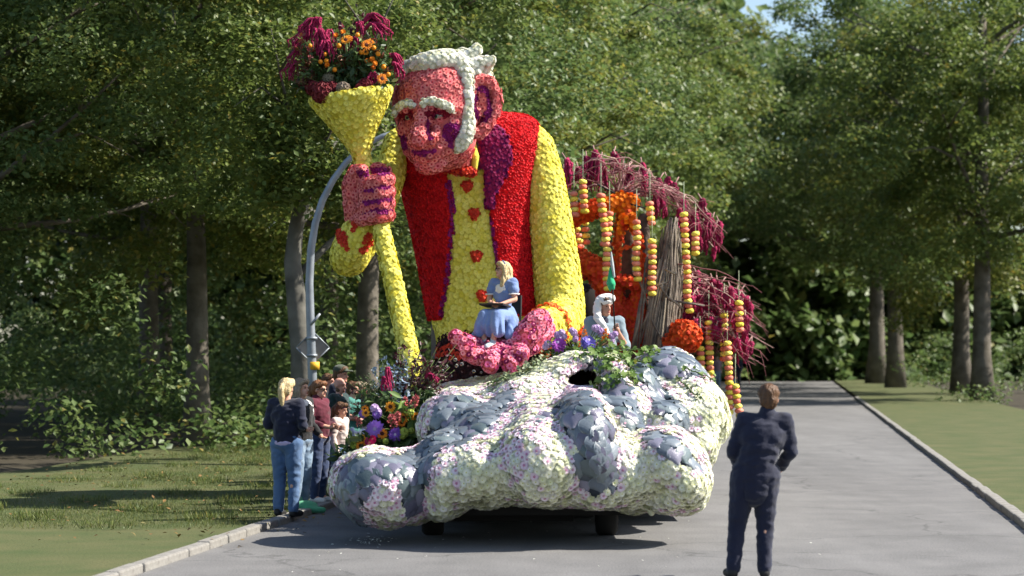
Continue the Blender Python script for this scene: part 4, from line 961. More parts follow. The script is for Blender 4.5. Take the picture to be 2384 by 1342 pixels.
# in the horn
hb = thing('flower_bouquet', 'wild bouquet of magenta amaranth and orange gerberas in the yellow horn', 'bouquet', HT, world=True)
YB = 27.35; org = HT - ax * .15
it = []
for a in ((745, 62, 27.3, 60, 14, 44, 3.4, (-.5, 0, .5)), (738, 80, 27.2, 58, 14, 34, 3.4, (.2, 0, .4)), (755, 100, 27.2, 46, 12, 26, 3.4), (720, 90, 27.3, 46, 10, 34, 3.4, (-.8, 0, .3)), (765, 75, 27.25, 50, 9, 24, 3.4), (725, 75, 27.3, 34, 8, 28, 3.2, (-.6, 0, .6)), (690, 150, 27.25, 40, 6, 26, 3.2, (-.7, 0, .1), m_amard),
          (846, 56, 27.4, 44, 12, 42, 3.4, (.9, 0, .6)), (850, 70, 27.35, 34, 10, 40, 3.4, (1, 0, .2)), (828, 92, 27.3, 56, 12, 26, 3.4), (832, 62, 27.35, 40, 8, 26, 3.4, (.4, 0, .4)), (908, 132, 27.45, 40, 6, 22, 4, (.9, 0, .2)), (914, 150, 27.4, 34, 6, 18, 4, (.8, 0, -.1)),
          (868, 172, 27.15, 40, 7, 16, 4), (700, 125, 27.3, 44, 5, 22, 4, (-.9, 0, .3), m_amard), (790, 60, 27.5, 36, 4, 12, 3.4, (.2, 0, .8), m_amard)): it.append(('amar',) + a)
for a in ((805, 94, 27.15, 13), (812, 91, 27.2, 11), (853, 106, 27.1, 14), (862, 100, 27.2, 11), (889, 184, 27.05, 14), (878, 120, 27.2, 9), (851, 122, 27.15, 9)): it.append(('gerbera',) + a)
for a in ((782, 83, 7), (799, 75, 7), (760, 142, 6), (762, 152, 7), (746, 144, 6), (789, 107, 6), (855, 143, 7), (866, 139, 8), (873, 148, 7), (868, 157, 7), (841, 122, 6), (779, 163, 6), (904, 174, 6), (893, 156, 6), (757, 127, 5), (722, 107, 5), (832, 82, 6), (870, 112, 6), (880, 126, 6)):
    it.append(('orange' if a[2] > 6 else 'berry', a[0], a[1], 27.12, a[2]))
for a in ((750, 216, 27.05, 25), (728, 205, 27.2, 18), (772, 207, 27.1, 17), (850, 200, 27.1, 17), (838, 208, 27.05, 13)): it.append(('hyd',) + a)
it.append(('hydg', 799, 207, 27.0, 16)); it.append(('hydg', 765, 182, 27.2, 14)); it.append(('celosia', 722, 118, 27.2, 11)); it.append(('celosia', 726, 138, 27.15, 11))
bouquet(hb, org, it)
g = np.random.default_rng(9)
spray('dark_leaves', org, [P(a, b, YB + c) for a, b, c in zip(g.uniform(690, 915, 110), g.uniform(85, 215, 110), g.uniform(-.3, .45, 110))], m_fol[0], hb, .11, 34)
spray('russet_leaves', org, [P(a, b, YB + c) for a, b, c in zip(g.uniform(664, 900, 56), g.uniform(75, 205, 56), g.uniform(-.3, .2, 56))], m_fol[1], hb, .075, 16)
spray('russet_leaves', org, [P(a, b, YB + g.uniform(-.2, .2)) for a, b in ((672, 152), (680, 192), (690, 172), (700, 188), (705, 150), (716, 165), (684, 130), (725, 160), (740, 180), (690, 110), (880, 150), (905, 165))], m_fol[1], hb, .085, 30)
spray('rust_sprigs', org, [P(a, b, YB + .1) for a, b in ((832, 14), (850, 20), (866, 24), (842, 40), (826, 46), (856, 36), (815, 62), (795, 52), (778, 72))], m_fol[3], hb, .07, 20)
spray('fresh_leaves', org, [P(a, b, YB - .15) for a, b in ((865, 92), (800, 72), (842, 88), (690, 85), (700, 90), (930, 195), (905, 200), (895, 110))], m_fol[2], hb, .06, 10)

# beside the horn staff on the float
rb = thing('flower_bouquet', 'mixed bouquet of violet mums and orange gerberas on the left end of the rock float', 'bouquet', P(930, 1010, 24.85), world=True)
org = P(930, 1010, 25.05); it = []
for a in ((909, 948, 24.40, 14), (940, 973, 24.40, 13), (968, 971, 24.45, 12), (890, 1010, 24.25, 14), (843, 1023, 24.25, 12), (840, 1038, 24.20, 13), (852, 962, 24.45, 11), (850, 953, 24.50, 10), (935, 985, 24.40, 10)): it.append(('gerbera',) + a)
for a in ((875, 1000, 24.30, 24), (920, 1012, 24.25, 18), (878, 965, 24.45, 13), (846, 965, 24.60, 12)): it.append(('violet',) + a)
it += [('lilac', 872, 951, 24.45, 10), ('lilac', 880, 960, 24.45, 9), ('mag', 861, 1031, 24.20, 14), ('mag', 868, 1022, 24.20, 10)]
for a in ((959, 948, 24.40, 20, (.4, -.3, .8)), (938, 952, 24.55, 19, (.2, -.3, .8)), (914, 990, 24.30, 23, (0, -.7, .6)), (920, 980, 24.35, 19, (.3, -.6, .6)), (975, 1015, 24.40, 18, (.3, -.5, .7)), (838, 990, 24.55, 14, (-.3, -.3, .8))): it.append(('celosia',) + a)
for a in ((955, 960, 24.35, 8), (940, 1007, 24.25, 11), (936, 1013, 24.25, 10), (898, 1028, 24.20, 7), (826, 1037, 24.25, 11), (958, 1003, 24.30, 7)): it.append(('button',) + a)
it += [('amar', 902, 858, 24.75, 62, 7, 13, 3.2), ('amar', 893, 880, 24.70, 40, 5, 12, 3), ('amar', 990, 880, 25.05, 20, 5, 24, 3, (.8, 0, .3))]
bouquet(rb, org, it)
g = np.random.default_rng(10)
spray('dark_leaves', org, [P(a, b, 24.80 + c) for a, b, c in zip(g.uniform(812, 1005, 80), g.uniform(905, 1050, 80), g.uniform(-.3, .5, 80))], m_fol[0], rb, .1, 20)
spray('smoke_bush_leaves', org, [P(a, b, 25.15 + c) for a, b, c in zip(g.uniform(915, 1065, 50), g.uniform(798, 910, 50), g.uniform(-.2, .3, 50))], m_fol[3], rb, .075, 20)
spray('smoke_bush_leaves', org, [P(a, b, 24.95 + c) for a, b, c in zip(g.uniform(805, 850, 12), g.uniform(890, 965, 12), g.uniform(-.2, .3, 12))], m_fol[3], rb, .07, 12)
spray('blue_thistle', org, [P(a, b, 24.95 + c) for a, b, c in zip(g.uniform(860, 962, 30), g.uniform(826, 905, 30), g.uniform(-.2, .3, 30))], m_eryng, rb, .05, 30)
spray('wispy_fern', org, [P(a, b, 24.85 + c) for a, b, c in zip(g.uniform(820, 900, 40), g.uniform(868, 940, 40), g.uniform(-.2, .3, 40))], m_fol[0], rb, .03, 24, thick=.004)
spray('fir_twigs', P(985, 975, 24.95), [P(a, b, 24.75 + c) for a, b, c in zip(g.uniform(955, 1010, 40), g.uniform(908, 975, 40), g.uniform(-.1, .2, 40))], m_fol[0], rb, .05, 34)
spray('bright_blades', P(930, 1000, 24.55), [P(935, 925, 24.30), P(943, 940, 24.30), P(990, 963, 24.35), P(980, 1010, 24.25), P(968, 1018, 24.25)], m_fol[2], rb, .14, 8)
spray('broad_leaves', P(880, 1045, 24.45), [P(a, b, 24.20 + c) for a, b, c in zip(g.uniform(785, 985, 40), g.uniform(1018, 1062, 40), g.uniform(-.08, .2, 40))], m_fol[0], rb, .13, 10)
spray('bright_blades', P(800, 1050, 24.45), [P(a, b, 24.35) for a, b in ((768, 1062), (775, 1080), (790, 1070), (800, 1085))], m_fol[0], rb, .12, 9)
m_dkpot = flat('dark_glazed_bowl', (.012, .014, .018), .25)
MB().ell(P(955, 930, 25.15), (.22, .18, .13)).build('bowl', m_dkpot, rb)

# purple flowers along the top of the rock in front of the man
tb = thing('flower_bouquet', 'low bouquet of plum and blue mums with lilac blossoms on the rock top', 'bouquet', P(1350, 830, 26.0), world=True)
org = P(1350, 850, 26.2)
it = [('plum', 1302, 806, 25.9, 20), ('blue', 1369, 801, 25.9, 20), ('spike', 1410, 795, 25.95, 19), ('spike', 1362, 786, 26.1, 12)]
for a in ((1276, 802, 9), (1270, 808, 7), (1298, 780, 8), (1308, 775, 8), (1303, 787, 8), (1313, 784, 7), (1336, 775, 8), (1331, 770, 7), (1390, 766, 9), (1399, 772, 8), (1384, 764, 7), (1425, 783, 8), (1432, 778, 7), (1424, 793, 7), (1340, 790, 7)): it.append(('lilac', a[0], a[1], 25.95, a[2]))
it.append(('hydg', 1340, 783, 26, 7)); bouquet(tb, org, it)
g = np.random.default_rng(12)
spray('fresh_leaves', org, [P(a, b, 26.1 + c) for a, b, c in zip(g.uniform(1262, 1440, 50), g.uniform(780, 840, 50), g.uniform(-.2, .25, 50))], m_fol[2], tb, .06, 16)
spray('grey_leaves', org, [P(a, b, 26.1 + c) for a, b, c in zip(g.uniform(1280, 1440, 26), g.uniform(800, 842, 26), g.uniform(-.2, .2, 26))], m_eryng, tb, .05, 12)

# ivy trailing over the rock
def rocksurf(px, py):
    """a point of the rock front under a pixel, from the finished mesh"""
    o = CAMP; d = (P(px, py, 25) - o).normalized(); return bvh.ray_cast(o, d)
from mathutils.bvhtree import BVHTree
bvh = BVHTree.FromPolygons([tuple(v.co) for v in rock.vertices], [tuple(p.vertices) for p in rock.polygons])
IVYL = ([(0, 0, 0), (.3, .32, .06), (.55, .42, .02), (.62, .2, .07), (1, 0, -.04), (.62, -.2, .07), (.55, -.42, .02), (.3, -.32, .06), (.4, 0, 0)], [(0, 8, 1), (1, 8, 2), (2, 8, 3), (3, 8, 4), (4, 8, 5), (5, 8, 6), (6, 8, 7), (7, 8, 0)], [0] * 8)
def vine(label, lines, m, size, n_per, lift, cat='vine', scat=6, tmpl=IVYL, smooth=False):
    p0 = rocksurf(*lines[0][0])[0] or P(*lines[0][0], 25.9)
    root = thing('ivy_vine', label, cat, p0, world=True); mb = MB(); Ps = []; Ns = []
    for ln in lines:
        pts = []
        for i in range(len(ln) - 1):
            for s in np.linspace(0, 1, 7)[:-1]:
                x_ = ln[i][0] + (ln[i + 1][0] - ln[i][0]) * s + rng.uniform(-2, 2); y_ = ln[i][1] + (ln[i + 1][1] - ln[i][1]) * s + rng.uniform(-2, 2)
                h = rocksurf(x_, y_)
                if h[0] is None or h[0].y > 27.5: q = P(x_, y_, pts[-1].y if pts else 26.0); n_ = Vector((0, -.6, .8))
                else: q = h[0] + h[1] * lift; n_ = h[1]
                pts.append(q)
                for k in range(n_per):
                    Ps.append(tuple(q + Vector(rng.normal(0, 1, 3)) * M(scat, 25.5))); Ns.append(tuple((n_ + Vector(rng.normal(0, .45, 3))).normalized()))
        if len(pts) > 1: mb.tube(pts, .008, 5)
    mb.build('stem', m_stem, root)
    Ps = np.array(Ps); Rm = frames(np.array(Ns)); S = size * rng.uniform(.6, 1.25, len(Ps)); k = min(110, len(Ps))
    singles('leaf', [tmpl], Ps[:k], Rm[:k], S[:k], [m], root)
    if len(Ps) > k: joined('leaves', tmpl, Ps[k:], Rm[k:], S[k:], [m], root, 'stuff')
    return root
vine('green ivy spilling over the rock below the man in the white headscarf', [[(1345, 838), (1385, 832), (1420, 850), (1440, 880), (1425, 910)], [(1400, 815), (1430, 825), (1450, 850)], [(1420, 840), (1480, 850), (1525, 852)], [(1380, 830), (1440, 812), (1500, 815), (1530, 832)], [(1455, 845), (1468, 880), (1478, 905)], [(1405, 860), (1400, 915)]], m_fol[2], .085, 4, .05, scat=8)
vine('thin ivy sprig running down the white boulder at the right', [[(1575, 880), (1590, 900), (1612, 922), (1626, 926)]], m_fol[0], .05, 2, .04, scat=4)
vine('short green ivy tuft at the far right shoulder of the rock', [[(1590, 862), (1628, 880), (1658, 892), (1668, 882)]], m_fol[2], .06, 2, .05, scat=5)
m_succ = leafmat('pale_succulent', (.14, .19, .09), (.2, .25, .13), (.26, .3, .18), .15)
vine('pale green trailing vine along the rock in front of the dark trousers', [[(1140, 905), (1180, 892), (1215, 872), (1245, 850), (1272, 838)], [(1160, 895), (1200, 872), (1240, 845), (1280, 825)], [(1190, 890), (1230, 862), (1262, 838)], [(1150, 900), (1190, 884)]], m_succ, .05, 6, .06, scat=7)

# soap bubbles in front of the dark trousers
m_bub = bpy.data.materials.new('bubble_glass'); m_bub.use_nodes = True; b_ = m_bub.node_tree.nodes['Principled BSDF']; b_.inputs['Roughness'].default_value = .03; b_.inputs['Base Color'].default_value = (.9, .92, .95, 1); b_.inputs['Transmission Weight'].default_value = .93; b_.inputs['IOR'].default_value = 1.3; b_.inputs['Specular IOR Level'].default_value = 1.0
bme = MB().ell((0, 0, 0), 1.0, None, 14, 10).mesh('soap_bubble', m_bub); gg = random.Random(4)
for (bx, by) in [(1105, 820), (1102, 838), (1085, 830), (1075, 848), (1063, 852), (1040, 853), (1031, 863), (1050, 875), (1037, 881), (1103, 865), (1126, 838), (1130, 883), (1085, 888), (1098, 881), (1108, 878), (1072, 893), (1103, 897), (1146, 892), (1130, 895), (1115, 905), (1075, 907), (1066, 889), (1120, 868), (1060, 838), (1154, 878), (1092, 908), (1046, 896), (1141, 866)]:
    o = link('soap_bubble', bme); r_ = M(gg.uniform(2.6, 4.6), 28.3); o.scale = (r_,) * 3; o.location = P(bx, by, gg.uniform(27.6, 28.35)); tag(o, 'small clear glossy bubble floating before the dark trousers of the giant', 'bubble', 'bubbles below the open palm')

# ---------------------------------------------------------------- rear float: orange tree, twig hut, canopies, garlands
ot = thing('orange_tree_sculpture', 'orange and red flower covered tree with arched branch and bark hollows', 'float sculpture', P(1450, 0, 33.5).xy.to_3d() + Vector((0, 0, 1.2)), world=True)
YO = 33.2
def px_chain(mb, pts, n=12): mb.chain([P(a, c, Y) for a, c, Y, r in pts], [M(r, Y) for a, c, Y, r in pts], n)
b = MB()
px_chain(b, [(1300, 545, 33.4, 20), (1328, 508, 33.3, 21), (1365, 492, 33.2, 20), (1405, 482, 33.1, 18), (1440, 472, 33.1, 14), (1470, 470, 33.1, 15)])
px_chain(b, [(1432, 462, 33.2, 8), (1450, 456, 33.2, 8)]); px_chain(b, [(1318, 530, 33.4, 16), (1330, 560, 33.4, 8)])
px_chain(b, [(1470, 478, 33.1, 13), (1455, 505, 33.1, 16), (1440, 545, 33.1, 9), (1436, 600, 33.1, 6), (1438, 650, 33.1, 7), (1440, 700, 33.1, 16), (1440, 815, 33.1, 26)])
px_chain(b, [(1462, 505, 33.0, 12), (1485, 545, 33.0, 8), (1493, 600, 33.1, 6), (1494, 650, 33.1, 7), (1484, 700, 33.1, 20), (1488, 815, 33.1, 28)])
px_chain(b, [(1443, 583, 33.0, 4), (1465, 574, 33.0, 5), (1487, 580, 33.0, 4)]); px_chain(b, [(1445, 655, 33.0, 12), (1488, 665, 33.0, 14)])
px_chain(b, [(1300, 585, 33.3, 26), (1350, 612, 33.2, 28), (1390, 630, 33.1, 26), (1405, 670, 33.1, 18), (1408, 730, 33.1, 12), (1412, 815, 33.1, 12)])
px_chain(b, [(1390, 640, 33.1, 16), (1430, 690, 33.1, 16)])
me = blob(b, 'tree_body', m_baseo, .035, 3); tb_ = link('tree_body', me, ot)
Pt, N = scatter(me, .062, lambda p, n: facing(p, n, -.2), seed=51); x, y = proj(Pt)
k = y + rng.normal(0, 22, len(y)); lv = np.where(k < 520, 0, np.where(k < 650, 1, 2))
sep = np.where((x < 1400) & (y < 560), 1, lv)
cover('marigold', 'marigolds', POM, Pt[sep == 0], N[sep == 0], .05, [m_orange, m_orange], tb_, 60, .3)
cover('red_marigold', 'red_marigolds', POM, Pt[sep == 1], N[sep == 1], .05, [m_ored, m_ored], tb_, 60, .3)
cover('brick_red_flower', 'brick_red_flowers', MUMS, Pt[sep == 2], N[sep == 2], .046, [m_bred, m_bred], tb_, 60, .3)
m_barkr = mat('rough_bark', (.07, .05, .038), (.15, .11, .085), .95, scale=7, bump=1.0, bscale=18); m_dark = flat('interior_shade', (.012, .009, .008), .95)
b = MB(); px_chain(b, [(1466, 515, 33.35, 10), (1466, 590, 33.35, 18), (1466, 700, 33.5, 24), (1466, 830, 33.5, 26)]); b.build('bark_core', m_barkr, ot)
b = MB(); px_chain(b, [(1498, 510, 33.9, 13), (1500, 600, 33.9, 17), (1502, 700, 33.9, 22), (1502, 830, 33.9, 26)]); b.build('bark_trunk', m_barkr, ot)
b = MB(); px_chain(b, [(1420, 560, 33.9, 5), (1424, 640, 33.9, 9), (1424, 700, 33.7, 14), (1424, 815, 33.7, 20)]); b.build('bark_trunk', m_barkr, ot)
b = MB(); b.ell(P(1365, 745, 33.9), (M(46, 33.9), .35, M(85, 33.9))); b.build('hollow_shade', m_dark, ot)  # dark solid lump standing in for the shade inside the hole
MB().box((P(1440, 0, 32.6).x, 32.6, 1.2), (M(150, 32.6), 1.9, .8)).build('platform', m_cloth_dark, ot, False)
# side fork at the upper left with a dark wedge
MB().cap(P(1468, 476, 33.0), P(1520, 490, 33.0), .012).build('rod', m_black, ot); MB().cap(P(1392, 430, 33.2), P(1436, 453, 33.2), .014).build('rod', m_black, ot)

tw = thing('twig_bundle', 'tall broom shaped hut of grey willow sticks standing right of the orange tree', 'stick bundle', P(1540, 815, 33.2), world=True)
m_stick = [mat('willow_stick', (.1, .082, .066), (.22, .185, .15), .9, scale=9, bump=.5), mat('willow_stick_dark', (.055, .045, .036), (.12, .1, .08), .9, scale=9, bump=.5), mat('willow_stick_pale', (.2, .165, .12), (.3, .25, .19), .9, scale=9, bump=.5)]
gg = random.Random(8)
for i in range(96):
    u = gg.uniform(-1, 1); d = math.sqrt(max(0, 1 - u * u)) * gg.choice((-1, -1, 1)); top_y = 505 + gg.uniform(0, 26) if i < 60 else gg.uniform(540, 660)
    tx = 1566 + u * 10 + (top_y - 505) * (-.1 + u * .24); bx = 1532 + u * 46 + gg.uniform(-4, 4); ym = (top_y + 815) / 2
    pts = []
    for s in np.linspace(0, 1, 7):
        X = bx + (tx - bx) * s ** .8 + gg.uniform(-4.5, 4.5); Y_ = 33.1 + d * (.42 * (1 - s) + .06) ; pts.append(P(X, 822 + (top_y - 822) * s, Y_))
    r0 = gg.uniform(.011, .024); MB().tube(pts, [r0, r0, r0 * .95, r0 * .9, r0 * .8, r0 * .7, r0 * .5], 6).build('stick', m_stick[gg.choice((0, 0, 1, 2))], tw)
for (x0, y0), (x1, y1) in (((1480, 815), (1505, 600)), ((1497, 812), (1527, 640)), ((1490, 800), (1541, 600)), ((1506, 815), (1548, 605)), ((1476, 812), (1500, 660)), ((1515, 800), (1552, 622)), ((1500, 760), (1520, 640)), ((1486, 815), (1512, 610)), ((1502, 815), (1536, 604)), ((1512, 812), (1545, 640)), ((1492, 770), (1530, 690)), ((1508, 720), (1540, 790)), ((1474, 800), (1490, 700)), ((1520, 650), (1560, 700)), ((1470, 815), (1496, 690)), ((1483, 640), (1508, 720)), ((1540, 700), (1562, 640)), ((1575, 640), (1548, 628)), ((1560, 700), (1640, 712)), ((1550, 690), (1590, 720)), ((1512, 672), (1560, 655))):
    MB().tube([P(x0, y0, 32.6), P((x0 + x1) / 2 + gg.uniform(-4, 4), (y0 + y1) / 2, 32.55), P(x1, y1, 32.6)], [.02, .019, .014], 6).build('stick', m_stick[gg.choice((0, 2, 2))], tw)
MB().cap(P(1535, 820, 33.3), P(1562, 560, 33.3), .3, .05, 14).build('core', m_dark, tw)  # near-black cone that paints in the shade between the sticks

m_twig = mat('red_twig', (.16, .05, .06), (.27, .11, .11), .8, scale=12); m_twigp = mat('pale_twig', (.34, .2, .18), (.42, .27, .24), .8, scale=12); m_wire = flat('green_wire', (.25, .3, .18), .5)
def canopy(label, apex, tips, tassels, loc, n_extra, seed, hang):
    root = thing('branch_canopy', label, 'branch canopy', loc, world=True); g = random.Random(seed); A = P(*apex)
    for tp in tips:
        tx, ty, tY = tp[:3]; A = P(*tp[3]) if len(tp) > 3 else P(*apex); T = P(tx, ty, tY); L = (T - A).length; pts = []
        off = Vector((g.uniform(-.2, .2), g.uniform(-.3, .3), 0))
        for s in np.linspace(0, 1, 8): pts.append(A.lerp(T, s) + Vector((0, 0, hang * L * math.sin(s * math.pi))) + off * math.sin(s * 3) + Vector((g.uniform(-.04, .04), g.uniform(-.04, .04), g.uniform(-.04, .04))))
        MB().tube(pts, [.012, .011, .01, .009, .008, .007, .006, .004], 5).build('branch', g.choice((m_twig, m_twig, m_twigp)), root)
        tw_ = MB()
        for k in range(n_extra):
            s = g.randrange(2, 7); d = Vector((g.uniform(-.35, .35), g.uniform(-.3, .3), g.uniform(-.4, .12))); tw_.tube([pts[s], pts[s] + d * .5, pts[s] + d + Vector((0, 0, -.08))], [.005, .004, .003], 4)
        tw_.build('twigs', m_twig, root, kind='stuff')
    for (tx, ty, L, w, n) in tassels:
        Y = loc.y + g.uniform(-.6, .4); a = MB(); p = P(tx, ty, Y); cords(a, p, n + 3, M(L, Y) * 1.15, M(w, Y) * 1.35, M(4.0, Y), g); a.build('amaranth_tassel', g.choice((m_amar, m_amar, m_amard)), root)
        MB().tube([p + Vector((g.uniform(-.1, .1), 0, .12)), p, p + Vector((0, 0, -M(L, Y) * .6))], [.01, .01, .006], 5).build('twig', m_twigp, root)
    return root
gg = random.Random(3); tips = []
for (a, c) in ((1300, 440), (1306, 410), (1315, 385), (1335, 372), (1355, 362), (1372, 352), (1395, 356), (1415, 360), (1435, 364), (1455, 372), (1475, 380), (1495, 388), (1515, 398), (1535, 410), (1555, 424), (1575, 438), (1597, 455), (1618, 472), (1640, 490), (1658, 505), (1672, 525), (1668, 545), (1650, 520), (1600, 470), (1560, 440), (1640, 520), (1330, 420), (1310, 450), (1676, 565), (1625, 505)):
    tips.append((a, c, 34 + gg.uniform(-1.3, 1.0)))
_ox = lambda v: np.interp(v, [1300, 1370, 1450, 1520, 1600, 1680, 1720], [410, 352, 372, 402, 460, 530, 580])
for i in range(26):
    sx = gg.uniform(1310, 1580); ex = sx + gg.uniform(70, 170); dy = gg.uniform(-.9, .7); tips.append((min(ex, 1690), _ox(min(ex, 1690)) + gg.uniform(0, 46), 34 + dy, (sx, _ox(sx) + gg.uniform(4, 46), 33.9 + dy * .8)))
TA = [(1320, 374, 60, 10, 6), (1312, 400, 55, 8, 5), (1347, 395, 30, 8, 5), (1366, 370, 40, 9, 6), (1385, 356, 75, 16, 11), (1398, 372, 70, 12, 8), (1376, 392, 45, 12, 7), (1428, 358, 42, 9, 7), (1436, 366, 40, 6, 5), (1464, 396, 58, 9, 8), (1495, 384, 58, 9, 9), (1500, 410, 36, 6, 4), (1533, 420, 80, 12, 12), (1540, 445, 55, 11, 8), (1528, 450, 40, 8, 5), (1555, 418, 40, 10, 7), (1570, 430, 38, 8, 6), (1590, 470, 60, 9, 7), (1582, 490, 45, 8, 5), (1600, 488, 50, 6, 4), (1617, 500, 70, 12, 10), (1622, 520, 55, 10, 8), (1636, 468, 40, 9, 6), (1648, 500, 50, 8, 5), (1657, 512, 50, 7, 5), (1668, 530, 46, 7, 4), (1676, 520, 44, 6, 4), (1664, 580, 24, 4, 4), (1642, 540, 46, 6, 4)]
canopy('arched canopy of red twigs hung with burgundy amaranth above the orange tree', (1440, 455, 33.6), tips, TA, Vector((P(1480, 450, 34).x, 34, P(0, 450, 34).z)), 4, 5, .14)
tips = []
for i in range(58):
    s = gg.random(); dy = gg.uniform(-.9, .9); sx = 1575 + gg.uniform(-12, 55); sy = 615 + 150 * s + (sx - 1575) * .3; L_ = gg.uniform(90, 185); tips.append((sx + L_, sy + L_ * gg.uniform(.25, .62), 33.6 + dy, (sx, sy, 33.5 + dy * .6)))
TA = [(1660 + gg.uniform(-70, 90), 0, gg.uniform(18, 40), gg.uniform(5, 9), gg.randrange(3, 6)) for _ in range(84)]
TA = [(a, 680 + (a - 1590) * .45 + gg.uniform(-60, 62), L, w, n) for a, _, L, w, n in TA]
canopy('low canopy of magenta twigs and amaranth spreading to the right of the stick hut', (1560, 700, 33.4), tips, TA, Vector((P(1650, 740, 33.6).x, 33.6, P(0, 740, 33.6).z)), 3, 6, .06)
ball = thing('red_flower_ball', 'orange red flower ball low down behind the rock hump', 'flower ball', P(1590, 790, 32.8), world=True)
me = blob(MB().ell(P(1590, 785, 32.8), (.27, .25, .24)).ell(P(1560, 800, 32.9), (.3, .3, .14)), 'ball', m_baseo, .03, 2); o = link('ball', me, ball); p_, n_ = scatter(me, .06, seed=61)
cover('red_marigold', 'red_marigolds', POM, p_, n_, .048, [m_ored, m_bred], o, 20, .3)

def puff(seed):
    g = random.Random(seed); n = 14; prof = [(.35, -.62), (.85, -.45), (1.0, 0), (.85, .45), (.35, .62)]; V = []; Fc = []
    for r, z in prof:
        for j in range(n):
            a = 6.2832 * j / n; q = r * (1 + g.uniform(-.12, .12)); V.append((q * math.cos(a), q * math.sin(a), z + g.uniform(-.08, .08)))
    V += [(0, 0, -.6), (0, 0, .6)]
    for i in range(4):
        for j in range(n): j2 = (j + 1) % n; a, b, c, d = i * n + j, i * n + j2, (i + 1) * n + j2, (i + 1) * n + j; Fc += [(a, b, c), (a, c, d)]
    for j in range(n): j2 = (j + 1) % n; Fc += [(5 * n, j2, j), (5 * n + 1, 4 * n + j, 4 * n + j2)]
    return V, Fc, [0] * len(Fc)
m_gy = fl('garland_yellow', (.82, .7, .08), (.86, .76, .14), (.78, .62, .05), .05); PU = puff(1); PUM = [np_mesh('pompom', np.array(PU[0]), np.array(PU[1]), [m]) for m in (m_gy, m_coral)]
def garland(label, line, Y, r=10.0):
    line = [(a, c) for a, c in line]; p0 = P(*line[0], Y); root = thing('flower_garland', label, 'garland', p0, 0, 'striped garlands hanging from the canopies', world=True)
    pts = [P(a, c, Y) for a, c in line]; seg = [(pts[i + 1] - pts[i]).length for i in range(len(pts) - 1)]; L = sum(seg); d = M(r * 1.12, Y); n = max(2, int(L / d))
    MB().tube([pts[0] + Vector((0, 0, .5))] + pts, .006, 5).build('wire', m_wire, root)
    k0 = gg.randrange(2)
    for i in range(n + 1):
        s = L * i / n; j = 0
        while j < len(seg) - 1 and s > seg[j]: s -= seg[j]; j += 1
        p = pts[j].lerp(pts[j + 1], min(1, s / seg[j])); o = link('yellow_pompom' if (i + k0) % 2 else 'coral_pompom', PUM[0 if (i + k0) % 2 else 1], root)
        rr = M(r, Y) * gg.uniform(.92, 1.06); o.location = p; o.scale = (rr, rr, M(r * .56, Y) / .6); o.rotation_euler = (gg.uniform(-.12, .12), gg.uniform(-.12, .12), gg.uniform(0, 6))
for lb, ln, Y in (('striped garland nearest the yellow sleeve, above the arched branch', [(1336, 452), (1339, 500)], 32.9), ('striped garland above the arched branch, second from the sleeve', [(1357, 424), (1359, 470), (1361, 492)], 32.85),
                  ('striped garland below the arched branch, nearest the sleeve', [(1343, 535), (1349, 570), (1352, 588)], 33.4), ('short striped garland below the arch beside the one nearest the sleeve', [(1361, 520), (1364, 545), (1365, 564)], 33.5),
                  ('very long striped garland falling to the tip of the green flag', [(1399, 456), (1403, 495), (1409, 540), (1413, 580), (1412, 630), (1415, 672)], 32.5), ('striped garland hanging close behind the very long one', [(1419, 498), (1416, 540), (1405, 568)], 32.8),
                  ('striped garland in front of the bark hollows of the orange tree', [(1482, 518), (1484, 560), (1480, 610), (1485, 650)], 32.5), ('short striped garland just right of the orange tree top', [(1513, 475), (1514, 500), (1517, 520)], 32.9),
                  ('striped garland in front of the stick hut, coral at both ends', [(1518, 562), (1519, 610), (1517, 660), (1518, 684)], 32.5), ('striped garland right of the stick hut top', [(1592, 500), (1594, 540), (1596, 572)], 32.6),
                  ('long striped garland below another, right of the stick hut', [(1597, 588), (1600, 640), (1600, 690), (1606, 724)], 32.6), ('short striped garland hanging under the burgundy tassels at far right', [(1619, 545), (1619, 590)], 33.2),
                  ('striped garland at the right end of the magenta twigs', [(1720, 706), (1721, 740), (1723, 768)], 33.0), ('short striped garland hanging just right of the rock hump', [(1630, 812), (1632, 850), (1633, 868)], 33.0),
                  ('striped garland second from the rock hump', [(1650, 752), (1651, 800), (1653, 850), (1654, 880)], 33.1), ('longest low striped garland ending over the road', [(1693, 800), (1696, 850), (1698, 900), (1699, 960)], 32.9),
                  ('striped garland close beside the top of the longest low one', [(1686, 735), (1684, 790), (1686, 836)], 33.2), ('slanting striped garland above the road at far right', [(1712, 900), (1715, 935), (1723, 968)], 32.9)):
    garland(lb, ln, Y)
# ---------------------------------------------------------------- people
def skinmat(name, c): 
    m = mat(name, c, tuple(x * .9 for x in c), .5, scale=12, spec=.35); m.node_tree.nodes['Principled BSDF'].inputs['Subsurface Weight'].default_value = .12; m.node_tree.nodes['Principled BSDF'].inputs['Subsurface Radius'].default_value = (.02, .008, .004); return m
m_skin = skinmat('skin', (.58, .32, .22)); m_skin2 = skinmat('tanned_skin', (.48, .24, .16)); m_skinp = skinmat('flushed_skin', (.56, .28, .21))
def cloth(name, c, c2=None, sc=5): return mat(name, c, c2 or tuple(x * .75 for x in c), .85, scale=sc, bump=.25, bscale=25, sheen=.2)
m_blond = mat('blond_hair', (.52, .36, .15), (.34, .21, .08), .5, scale=40, spec=.4, bump=.5, bscale=70); m_fair = mat('light_blond_hair', (.6, .48, .26), (.42, .3, .14), .5, scale=40, spec=.4, bump=.5, bscale=70)
